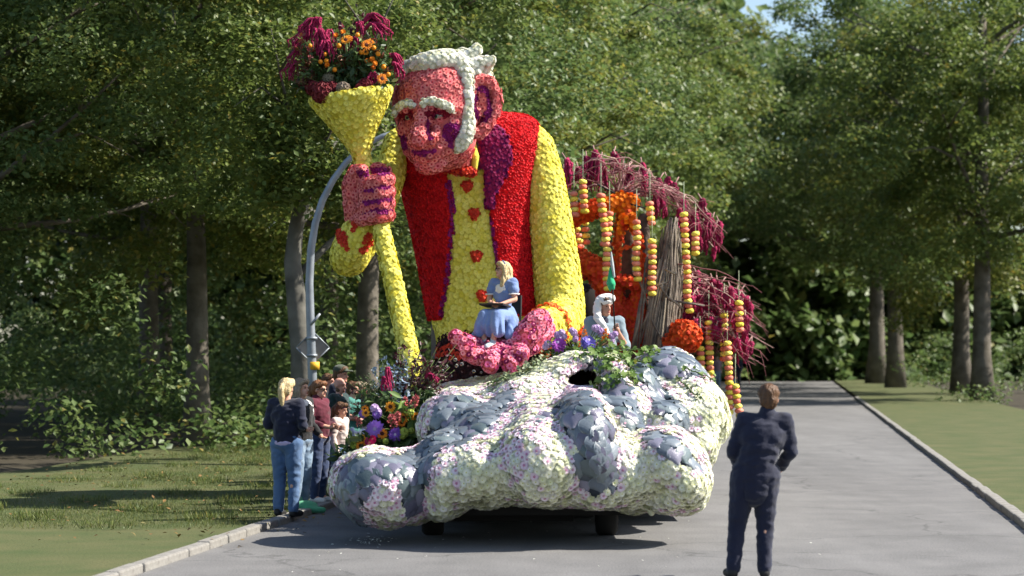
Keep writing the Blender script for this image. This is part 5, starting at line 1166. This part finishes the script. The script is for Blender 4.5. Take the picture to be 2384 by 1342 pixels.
m_brown = mat('brown_hair', (.13, .065, .03), (.07, .035, .018), .5, scale=40, bump=.5, bscale=70); m_ash = mat('ash_hair', (.34, .27, .19), (.2, .15, .1), .5, scale=40, bump=.5, bscale=70); m_auburn = mat('auburn_hair', (.22, .1, .045), (.12, .05, .02), .5, scale=40, bump=.5, bscale=70)
m_lip = flat('lips', (.4, .1, .09)); m_eyed = flat('eye_dark', (.03, .02, .015), .2); m_spec = flat('spectacle_black', (.01, .01, .01), .25)
m_jean = cloth('blue_jeans', (.055, .11, .22), (.1, .17, .3), 3); m_jeand = cloth('dark_jeans', (.02, .035, .09), (.035, .055, .12), 3); m_jeanl = cloth('light_jeans', (.14, .21, .3), (.22, .3, .4), 3)
m_navy = cloth('navy_cloth', (.01, .013, .035)); m_maroon = cloth('maroon_cloth', (.1, .006, .022)); m_dgreen = cloth('dark_green_cloth', (.014, .035, .035)); m_whitec = cloth('white_cloth', (.75, .73, .7), (.66, .64, .62)); m_lilacc2 = cloth('lilac_cloth', (.5, .42, .62)); m_blackc = cloth('black_cloth', (.012, .012, .014)); m_teal = cloth('teal_cloth', (.05, .2, .17)); m_mauve = cloth('mauve_cloth', (.26, .17, .22)); m_greyb = cloth('grey_blue_linen', (.15, .205, .245), (.21, .27, .31)); m_dress = cloth('dress_blue', (.13, .2, .4), (.17, .25, .46), 3); m_olive = cloth('olive_cloth', (.06, .075, .05)); m_cream2 = cloth('cream_knit', (.62, .52, .48), (.54, .45, .42)); m_shoe = flat('white_shoe', (.6, .58, .55)); m_shoeb = flat('black_shoe', (.02, .02, .02)); m_sock = cloth('pale_sock', (.48, .6, .64))
J0 = dict(hip=[(-.09, 0, .92), (.09, 0, .92)], knee=[(-.1, -.015, .5), (.1, -.015, .5)], ankle=[(-.105, .02, .085), (.105, .02, .085)], toe=[(-.12, -.15, .03), (.12, -.15, .03)],
          chest=(0, 0, 1.28), neck=(0, .01, 1.46), head=(0, -.015, 1.6), sh=[(-.175, .01, 1.41), (.175, .01, 1.41)], el=[(-.22, .03, 1.14), (.22, .03, 1.14)], wr=[(-.23, -.06, .9), (.23, -.06, .9)], hd=[None, None])
def person(label, loc, rz, H=1.7, skin=None, top=None, sleeve=1.0, legs=None, shoe=None, hair=None, hairm=None, pose=None, group=None, head_turn=0.0, head_pitch=0.0, fat=1.0, skirt=None, long_top=0.0, vox=.014, extra=None, glasses=False, sun=False, bare=0.0, collar=None, fingers=True):
    skin = skin or m_skin; J = dict(J0); J.update(pose or {})
    root = thing('person', label, 'person', loc, rz, group); s = H / 1.72; root.scale = (s, s, s)
    V3 = Vector; hc = V3(J['head']); hr = Euler((R(head_pitch), 0, R(head_turn))).to_matrix(); HD = lambda a, b, c: hc + hr @ V3((a, b, c))
    pel = (V3(J['hip'][0]) + V3(J['hip'][1])) / 2; ch = V3(J['chest']); nk = V3(J['neck'])
    def trunk(mb, g):
        mb.ell(pel + V3((0, 0, .03)), (.155 * fat + g, .11 * fat + g, .12 + g)); mb.cap(pel + V3((0, 0, .1)), pel.lerp(ch, .75), .118 * fat + g, .125 * fat + g); mb.ell(ch, (.165 * fat + g, .115 * fat + g, .17 + g))
        for k in (0, 1): mb.cap(ch + V3((0, 0, .08)), J['sh'][k], .09 + g, .062 + g)
    def arm(mb, k, g, part=1.0):
        a, e, w = V3(J['sh'][k]), V3(J['el'][k]), V3(J['wr'][k])
        if part <= .5: mb.cap(a, a.lerp(e, part * 2), .056 + g, .05 + g); return
        mb.cap(a, e, .055 + g, .042 + g); mb.cap(e, e.lerp(w, (part - .5) * 2), .042 + g, .03 + g * 1.1)
    def leg(mb, k, g, to=1.0):
        h, kn, an = V3(J['hip'][k]), V3(J['knee'][k]), V3(J['ankle'][k]); mb.cap(h, kn, .088 * fat + g, .058 + g); mb.cap(kn, kn.lerp(an, to), .058 + g, .058 + (.04 - .058) * to + g)
        if g == 0: mb.ell(kn.lerp(an, .3) + V3((0, .015, 0)), (.05, .055, .11))
    b = MB(); trunk(b, 0)
    for k in (0, 1):
        arm(b, k, 0); leg(b, k, 0); b.cap(J['ankle'][k], J['toe'][k], .042, .03)
    b.cap(nk - V3((0, 0, .05)), hc + V3((0, 0, -.06)), .056, .05)
    b.ell(HD(0, .012, .035), (.074, .09, .085), hr); b.ell(HD(0, -.025, -.045), (.056, .062, .07), hr); b.ell(HD(0, -.075, -.085), (.025, .02, .02), hr); b.cap(HD(0, -.083, .012), HD(0, -.103, -.022), .011, .015); b.ell(HD(0, -.07, .035), (.05, .025, .014), hr)
    for k in (-1, 1): b.ell(HD(k * .076, .01, -.005), (.012, .022, .033), hr)
    for k in (0, 1):
        e, w = V3(J['el'][k]), V3(J['wr'][k]); d = (w - e).normalized(); f = V3(J['hd'][k]).normalized() if J['hd'][k] else d
        b.cap(w, w + f * .05, .026, .034)
    me = blob(b, 'body', skin, .011, 3)
    # five separate fingers on each palm, joined to the same body mesh
    if fingers:
        fb = MB()
        for k in (0, 1):
            e, w = V3(J['el'][k]), V3(J['wr'][k]); d = (w - e).normalized(); f = V3(J['hd'][k]).normalized() if J['hd'][k] else d
            side = f.cross(V3((0, 1, 0))); side = side.normalized() if side.length > .1 else V3((1, 0, 0)); pn = f.cross(side)
            if pn.y > 0: pn = -pn
            for q, ln in enumerate((.066, .076, .072, .058)):
                p = w + f * .065 + side * (q - 1.5) * .018; fb.tube([p, p + f * ln * .5 + pn * .006, p + f * ln * .8 + pn * .026, p + f * ln * .85 + pn * .05], [.0092, .009, .0082, .006], 6)
            sg_ = -1 if k == 0 else 1; p = w + f * .03 + side * .026; fb.tube([p, p + side * .022 + f * .03 + pn * .012, p + side * .02 + f * .058 + pn * .02], [.011, .0105, .007], 6)
        bm = bmesh.new(); bm.from_mesh(me); t = fb.mesh('t', skin); bm.from_mesh(t); bm.to_mesh(me); bm.free(); bpy.data.meshes.remove(t)
        me.polygons.foreach_set('use_smooth', np.ones(len(me.polygons), bool))
    body = link('body', me, root)
    for k in (-1, 1): MB().ell(HD(k * .03, -.077, .014), (.011, .007, .007), hr, 10, 8).build('eye', m_eyed, root)
    MB().ell(HD(0, -.084, -.055), (.022, .008, .007), hr, 10, 6).build('mouth', m_lip, root)
    if top:
        t = MB(); trunk(t, .017)
        if long_top: t.cap(pel + V3((0, 0, .06)), pel - V3((0, 0, long_top)), .125 * fat, .12 * fat)
        for k in (0, 1):
            if sleeve > 0: arm(t, k, .016, sleeve)
        if collar: t.cap(nk - V3((0, 0, .04)), nk + V3((0, .01, .015)), .085, .075)
        link('top', wrinkle(blob(t, 'top', top, vox, 2), .016, (7, 7, 13), rz * 7), root)
    if legs:
        t = MB(); t.ell(pel, (.165 * fat, .125 * fat, .12))
        for k in (0, 1): leg(t, k, .02, .97 - bare)
        link('trousers', wrinkle(blob(t, 'trousers', legs, vox, 2), .014, (8, 8, 11), rz * 9), root)
    if shoe:
        for k in (0, 1):
            t = MB(); t.cap(V3(J['ankle'][k]) + V3((0, .015, -.03)), V3(J['toe'][k]) + V3((0, 0, .012)), .05, .04); t.cap(V3(J['ankle'][k]) + V3((0, .01, .03)), V3(J['ankle'][k]) + V3((0, .0, -.02)), .052, .052); m = blob(t, 'shoe', shoe, .012, 2)
            zc = min(J['ankle'][k][2], J['toe'][k][2]) - .03
            for v in m.vertices:
                if v.co.z < zc: v.co.z = zc
            link('shoe', m, root)
    if hair:
        hm = hairm or m_brown; t = MB()
        if hair != 'bald':
            t.ell(HD(0, .03, .055), (.087, .09, .088), hr); t.ell(HD(0, .06, .0), (.078, .06, .09), hr); t.chain([HD(-.072, -.015, .06), HD(-.04, -.06, .1), HD(.04, -.06, .1), HD(.072, -.015, .06)], [.024, .03, .03, .024])
        if hair == 'long':
            for k in (-1, 1): t.chain([HD(k * .07, -.01, .06), HD(k * .086, .01, -.03), HD(k * .09, .0, -.13), HD(k * .085, -.02, -.23)], [.03, .032, .034, .022])
            t.chain([HD(0, .08, .03), HD(0, .09, -.1), HD(0, .085, -.24)], [.07, .085, .07]); t.cap(HD(-.05, .07, -.1), HD(-.05, .06, -.25), .05, .04); t.cap(HD(.05, .07, -.1), HD(.05, .06, -.25), .05, .04)
        if hair == 'bob':
            for k in (-1, 1): t.chain([HD(k * .07, .0, .05), HD(k * .085, .01, -.04), HD(k * .078, .01, -.1)], [.032, .036, .03])
            t.chain([HD(0, .08, .03), HD(0, .08, -.1)], [.07, .07])
        if hair == 'pony': t.ell(HD(0, .11, .05), (.035, .035, .035), hr); t.chain([HD(0, .12, .05), HD(0, .155, .0), HD(0, .15, -.1), HD(0, .13, -.2)], [.03, .038, .034, .015])
        if hair == 'stub': pass
        if hair not in ('bald',): link('hair', wrinkle(blob(t, 'hair', hm, .01, 2), .014, (42, 42, 6), rz * 3), root)
        if hair == 'bald':
            t = MB(); t.ell(HD(0, .0, -.06), (.07, .06, .05), hr); t.ell(HD(0, -.075, -.07), (.03, .022, .03), hr); link('beard', blob(t, 'beard', hm, .012, 2), root)
    if glasses or sun:
        t = MB()
        for k in (-1, 1):
            if sun: t.ell(HD(k * .033, -.088, .014), (.03, .008, .02), hr)
            else:
                ring = [HD(k * .033 + .026 * math.cos(a), -.093, .012 + .021 * math.sin(a)) for a in np.linspace(0, 6.2832, 15)]; t.tube(ring, .0036, 5)
            t.tube([HD(k * .06, -.085, .016), HD(k * .078, -.02, .014), HD(k * .08, .02, .005)], .0035, 5)
        t.tube([HD(-.01, -.095, .016), HD(.01, -.095, .016)], .004, 5); t.build('sunglasses' if sun else 'glasses', m_spec, root)
    if extra: extra(root, J, HD, hr)
    return root

# --- the girl on the palm
def seat(k): return None
GL = (P(1165, 812, 27.1).x, 27.3, P(1165, 814, 27.1).z)
gp = dict(hip=[(-.085, .1, .5), (.085, .1, .5)], knee=[(-.11, -.3, .5), (.1, -.3, .5)], ankle=[(-.1, -.38, .09), (.07, -.4, .09)], toe=[(-.14, -.54, .04), (.05, -.57, .04)], chest=(0, .09, .86), neck=(0, .09, 1.05), head=(0, .07, 1.19), sh=[(-.16, .1, 1.0), (.16, .1, 1.0)], el=[(-.21, .04, .75), (.22, .04, .75)], wr=[(-.06, -.19, .69), (.09, -.2, .67)], hd=[(.7, -.5, 0), (-.8, -.4, .05)])
def girl_extra(root, J, HD, hr):
    t = MB(); V3 = Vector
    t.ell((0, .08, .56), (.2, .18, .14))
    for k in (0, 1):
        s = -1 if k == 0 else 1
        t.chain([J['hip'][k], J['knee'][k], (s * .13, -.37, .34), (s * .16, -.38, .26)], [.135, .11, .11, .09])
    t.chain([(0, .05, .5), (0, -.28, .5), (0, -.36, .34), (0, -.36, .26)], [.13, .1, .1, .08]); t.cap((.2, -.02, .45), (.26, -.22, .2), .09, .07); t.cap((-.16, -.05, .45), (-.27, -.3, .2), .08, .06); t.cap((.1, .1, .45), (.2, -.1, .25), .14, .1)
    me = blob(t, 'skirt', m_dress, .014, 3)
    V = np.empty(len(me.vertices) * 3, np.float32); me.vertices.foreach_get('co', V); V = V.reshape(-1, 3); low = np.clip((.52 - V[:, 2]) / .35, 0, 1); an = np.arctan2(V[:, 1] + .1, V[:, 0])
    rr = 1 + .075 * low * np.sin(an * 15 + V[:, 2] * 4) + .03 * low * np.sin(an * 31); V[:, 0] *= rr; V[:, 1] = (V[:, 1] + .1) * rr - .1; me.vertices.foreach_set('co', V.ravel()); me.update(); link('skirt', me, root)
    for k in (0, 1):
        a, e = V3(J['sh'][k]), V3(J['el'][k]); link('puff_sleeve', blob(MB().ell(a.lerp(e, .12), (.085, .085, .08)).ell(a.lerp(e, .4), (.088, .088, .085)), 'puff_sleeve', m_dress, .014, 2), root)
        t = MB(); c = a.lerp(e, .66); t.tube([c + V3((.075 * math.cos(q), .075 * math.sin(q), 0)) for q in np.linspace(0, 6.283, 13)], .012, 5); t.build('sleeve_trim', m_whitec, root)
    link('white_bodice', blob(MB().ell((0, .03, .9), (.105, .065, .12)).ell((0, .05, .98), (.1, .05, .05)), 'white_bodice', m_whitec, .014, 2), root)
    MB().tube([HD(-.08, .0, .1), HD(-.05, -.02, .135), HD(.0, -.02, .148), HD(.05, -.02, .135), HD(.08, 0, .1)], .009, 6).build('hair_band', m_dress, root)
    for k in (0, 1): t = MB(); t.cap(V3(J['ankle'][k]) + V3((0, .03, .09)), J['ankle'][k], .045, .046); t.cap(J['ankle'][k], J['toe'][k], .05, .04); link('sock', blob(t, 'sock', m_sock, .012, 2), root)
girl = person('blonde girl in glasses and a blue dress sitting on the giant open palm', GL, R(-26), 1.45, m_skin, m_dress, 0, None, None, 'long', m_fair, gp, None, -42, -8, .86, glasses=True, extra=girl_extra)
gs = 1.45 / 1.72
def gw(v): return Vector(GL) + Matrix.Rotation(R(-26), 3, 'Z') @ (Vector(v) * gs)
m_tab = flat('dark_board', (.025, .018, .015), .4)
tb2 = thing('clipboard', 'dark flat board resting on the lap of the girl', 'board', gw((0, -.18, .66)), R(-26))
me = apply_mods(MB().box((0, 0, 0), (.17, .12, .012), Euler((R(-8), 0, 0)).to_matrix()).mesh('board', m_tab, False), [('BEVEL', dict(width=.006, segments=2))]); link('board', me, tb2)
chair = thing('chair', 'small black metal chair under the girl on the palm', 'chair', gw((0, .1, 0)), R(-26)); chair.scale = (gs,) * 3
MB().box((0, 0, .37), (.21, .2, .02)).build('seat', m_black, chair, False)
for sx in (-.19, .19):
    MB().tube([(sx, .18, 0), (sx, .19, .4), (sx, .22, .82)], .016, 8).build('leg', m_black, chair); MB().tube([(sx, -.18, 0), (sx, -.18, .37)], .016, 8).build('leg', m_black, chair)
me = apply_mods(MB().box((0, .22, .68), (.2, .012, .14)).mesh('backrest', m_black, False), [('BEVEL', dict(width=.01, segments=2))]); link('backrest', me, chair)

# --- man in the white headscarf with a furled green flag
ML = (P(1408, 0, 26.9).x, 26.9, P(0, 905, 26.9).z - .6)
def turban(root, J, HD, hr):
    t = MB(); t.ell(HD(0, .015, .085), (.108, .118, .075), hr); t.ell(HD(.03, -.01, .11), (.09, .1, .06), hr); t.chain([HD(-.095, .02, .06), HD(-.105, .02, -.02), HD(-.12, -.01, -.12), HD(-.1, -.1, -.22), HD(-.06, -.15, -.34), HD(-.02, -.16, -.46)], [.045, .05, .05, .045, .04, .04])
    me = wrinkle(blob(t, 'head_scarf', m_whitec, .01, 2), .008, (10, 10, 24))
    for v in me.vertices: v.co += v.normal * (.002 * math.sin(v.co.z * 90 + v.co.x * 70))
    link('head_scarf', me, root)
    MB().chain([Vector(J['neck']) + Vector((0, -.055, -.03)), Vector(J['neck']) + Vector((0, -.1, -.14))], [.05, .05]).build('dark_shirt_front', m_navy, root)
mp = dict(el=[(-.24, .05, 1.15), (.25, -.06, 1.12)], wr=[(-.1, -.2, 1.14), (.12, -.27, 1.28)], hd=[(.7, -.3, .3), (-.35, -.2, .8)])
man = person('man in a white headscarf and grey-blue shirt holding a green flag behind the rock', ML, R(8), 1.74, m_skin2, m_greyb, .55, m_greyb, m_shoeb, 'stub', m_brown, mp, None, 26, 4, 1.12, collar=True, extra=turban)
m_flag = cloth('green_flag_cloth', (.01, .3, .12), (.02, .38, .17), 8); m_flagw = cloth('flag_grey_cloth', (.42, .46, .46))
fg = thing('flag', 'furled green flag on a thin dark pole held by the man in the headscarf', 'flag', P(1429, 765, 26.55), world=True)
MB().tube([P(1432, 775, 26.55), P(1427, 690, 26.58), P(1423, 592, 26.6)], .009, 8).build('pole', m_spec, fg)
t = MB(); t.chain([P(1422, 625, 26.6), P(1421, 645, 26.6), P(1424, 662, 26.57), P(1428, 672, 26.56)], [.018, .034, .05, .02]); t.chain([P(1420, 640, 26.62), P(1417, 660, 26.6), P(1421, 678, 26.58)], [.02, .03, .012])
me = blob(t, 'cloth', m_flag, .009, 1); link('cloth', me, fg)
MB().chain([P(1423, 588, 26.6), P(1425, 615, 26.58), P(1430, 645, 26.57)], [.008, .022, .012]).build('grey_cloth', m_flagw, fg)

# --- spectators along the left kerb
def sp(px, Y): return (P(px, 0, Y).x, Y, .0 if P(px, 0, Y).x > xl(Y) else .05)
def lav_hem(root, J, HD, hr): link('lilac_hem', blob(MB().ell((0, 0, .93), (.2, .16, .09)), 'lilac_hem', m_lilacc2, .014, 2), root)
GRP = 'spectators on the left verge'
fold = dict(el=[(-.25, .03, 1.16), (.25, .03, 1.16)], wr=[(-.04, -.21, 1.1), (.1, -.2, 1.12)], hd=[(.9, -.2, .1), (-.9, -.2, .1)])
person('woman seen from behind in a navy jacket and jeans with blonde ponytail', sp(667, 25.6), R(158), 1.64, m_skin, m_navy, 1.0, m_jean, m_shoeb, 'pony', m_fair, fold, GRP, 0, 0, 1.18, extra=lav_hem, long_top=.0)
def shoulder_white(root, J, HD, hr): link('white_yoke', blob(MB().ell((0, .0, 1.38), (.2, .13, .09)).cap(J['sh'][1], Vector(J['sh'][1]).lerp(Vector(J['el'][1]), .5), .078, .07), 'white_yoke', m_whitec, .014, 2), root)
person('woman with ash blonde bob in a black jacket with white shoulders', sp(700, 26.9), R(62), 1.62, m_skin, m_blackc, 1.0, m_jeanl, m_shoeb, 'bob', m_ash, dict(el=[(-.24, .0, 1.14), (.24, .0, 1.14)], wr=[(-.2, -.2, 1.08), (.2, -.16, 1.0)]), GRP, 0, 0, 1.12, extra=shoulder_white)
person('woman in a maroon hoodie, jeans and dark sunglasses with tied auburn hair', sp(742, 28.0), R(66), 1.58, m_skin, m_maroon, .8, m_jeand, m_shoe, 'pony', m_auburn, dict(el=[(-.24, .03, 1.14), (.24, .03, 1.14)], wr=[(-.12, -.24, 1.08), (.1, -.26, 1.06)], hd=[(.4, -.8, .1), (-.5, -.8, .1)]), GRP, 0, 2, 1.15, sun=True, collar=True)
person('bald bearded man in a dark green shirt behind the ponytailed child', sp(789, 30.2), R(66), 1.6, m_skinp, m_dgreen, .45, m_jeand, m_shoeb, 'bald', m_brown, fold, GRP, 0, 8, 1.15)
def cap_(root, J, HD, hr): link('cap', blob(MB().ell(HD(0, .01, .085), (.1, .112, .075), hr).ell(HD(0, -.12, .065), (.075, .075, .014), hr), 'cap', m_olive, .011, 2), root)
person('tall man in an olive baseball cap, farthest back of the group', sp(792, 31.6), R(70), 1.74, m_skinp, m_navy, .45, m_jeand, m_shoeb, 'stub', m_brown, fold, GRP, 0, 0, 1.1, extra=cap_)
person('person in dark clothes half hidden between the maroon hoodie and the cap', sp(764, 32.2), R(70), 1.62, m_skinp, m_blackc, 1, m_jeand, m_shoeb, 'short', m_brown, fold, GRP, 0, 0, 1.05)
kid = dict(el=[(-.21, .05, 1.15), (.21, .05, 1.15)], wr=[(-.2, -.03, .9), (.2, -.06, .9)])
def sweater(root, J, HD, hr): link('tied_jacket', blob(MB().ell((0, .07, .95), (.18, .12, .1)).cap((.06, .13, .9), (.06, .13, .65), .06, .04), 'tied_jacket', m_teal, .014, 2), root)
person('child with a brown ponytail in a cream long sleeved top', sp(793, 28.3), R(68), 1.34, m_skin, m_cream2, 1.0, m_jean, m_shoe, 'pony', m_brown, kid, GRP, 0, 6, .92, extra=sweater)
person('person in a teal top half hidden behind the smoke bush of the bouquet', sp(820, 31.2), R(70), 1.52, m_skinp, m_teal, .45, m_jeand, m_shoeb, 'short', m_brown, fold, GRP, 0, 0, 1.05)
person('person in navy nearest the float, their face just above the bouquet', sp(840, 32.0), R(80), 1.5, m_skinp, m_navy, .45, m_jeand, m_shoeb, 'short', m_ash, fold, GRP, 0, 0, 1.05)
# things on the grass at their feet
m_gbag = cloth('green_bag_cloth', (.06, .3, .14), (.1, .36, .2)); m_pat = mat('patterned_bag', (.02, .02, .07), (.3, .3, .36), .8, scale=22)
bagp = sp(712, 26.8)
b = MB(); b.ell((bagp[0], 26.8, .09), (.16, .12, .08)); b.ell((bagp[0] - .12, 26.9, .14), (.08, .09, .1)); b.cap((bagp[0] + .02, 26.7, .06), (bagp[0] + .22, 26.75, .05), .05, .04); o = link('bag', blob(b, 'bag', m_gbag, .016, 2)); tag(o, 'crumpled pale green bag lying at the kerb behind the black shoes', 'bag')
b = MB(); c = sp(716, 28.9); b.ell((c[0], 28.9, .33), (.15, .1, .2)); b.tube([(c[0] - .07, 28.9, .5), (c[0] - .05, 28.9, .62), (c[0] + .05, 28.9, .62), (c[0] + .07, 28.9, .5)], .014, 6); o = link('bag', blob(b, 'bag', m_pat, .016, 2)); tag(o, 'dark blue patterned bag standing between the legs of the spectators', 'bag')
b = MB(); c = sp(722, 28.0); b.ell((c[0] + .05, 28.0, .95), (.13, .1, .18)); b.tube([(c[0], 28.0, 1.1), (c[0] + .02, 27.98, 1.3), (c[0] + .06, 28.0, 1.1)], .012, 6); o = link('handbag', blob(b, 'handbag', m_blackc, .014, 2)); tag(o, 'black shoulder bag hanging beside the maroon hoodie', 'handbag')

# --- dark clothed person close by at the right
person('person in dark navy clothes standing closest to the camera at the right edge', (P(1764, 0, 19.2).x, 19.2, 0), R(176), 1.72, m_skin, m_navy, 1.0, m_navy, m_shoeb, 'short', m_brown,
       dict(hip=[(-.07, 0, .92), (.11, 0, .92)], knee=[(-.07, -.03, .5), (.18, -.015, .5)], ankle=[(-.06, .02, .085), (.22, .02, .085)], toe=[(-.08, -.15, .03), (.27, -.14, .03)], chest=(-.04, 0, 1.28), neck=(-.08, .01, 1.46), head=(-.1, -.015, 1.6), sh=[(-.24, .01, 1.41), (.12, .01, 1.41)], el=[(-.3, -.02, 1.14), (.22, -.02, 1.13)], wr=[(-.22, -.2, 1.0), (.14, -.2, .98)]), None, 0, 0, 1.3, long_top=.12, collar=True)
# --- people far down the road
FAR = 'people far down the road'
person('distant man in a mauve shirt and jeans standing by the road under the garlands', (P(1669, 0, 110).x, 110, 0), R(20), 1.74, m_skin, m_mauve, .45, m_jeanl, m_shoe, 'short', m_brown, None, FAR, 0, 0, 1.15, vox=.02, fingers=False)
person('distant person in dark clothes with a green cap near the magenta twigs', (P(1716, 0, 108).x, 108, 0), R(-30), 1.78, m_skin, m_navy, 1, m_navy, m_shoeb, 'short', m_brown, None, FAR, 0, 0, 1.2, vox=.02, fingers=False, extra=lambda root, J, HD, hr: link('cap', blob(MB().ell(HD(0, .01, .085), (.11, .12, .08), hr), 'cap', m_gbag, .015, 2), root))
person('distant small child beside the dark clothed person under the garlands', (P(1707, 0, 107).x, 107, 0), R(10), 1.1, m_skin, m_coralc if 'm_coralc' in globals() else m_maroon, .45, m_jean, m_shoe, 'short', m_brown, None, FAR, 0, 0, .95, vox=.02, fingers=False)
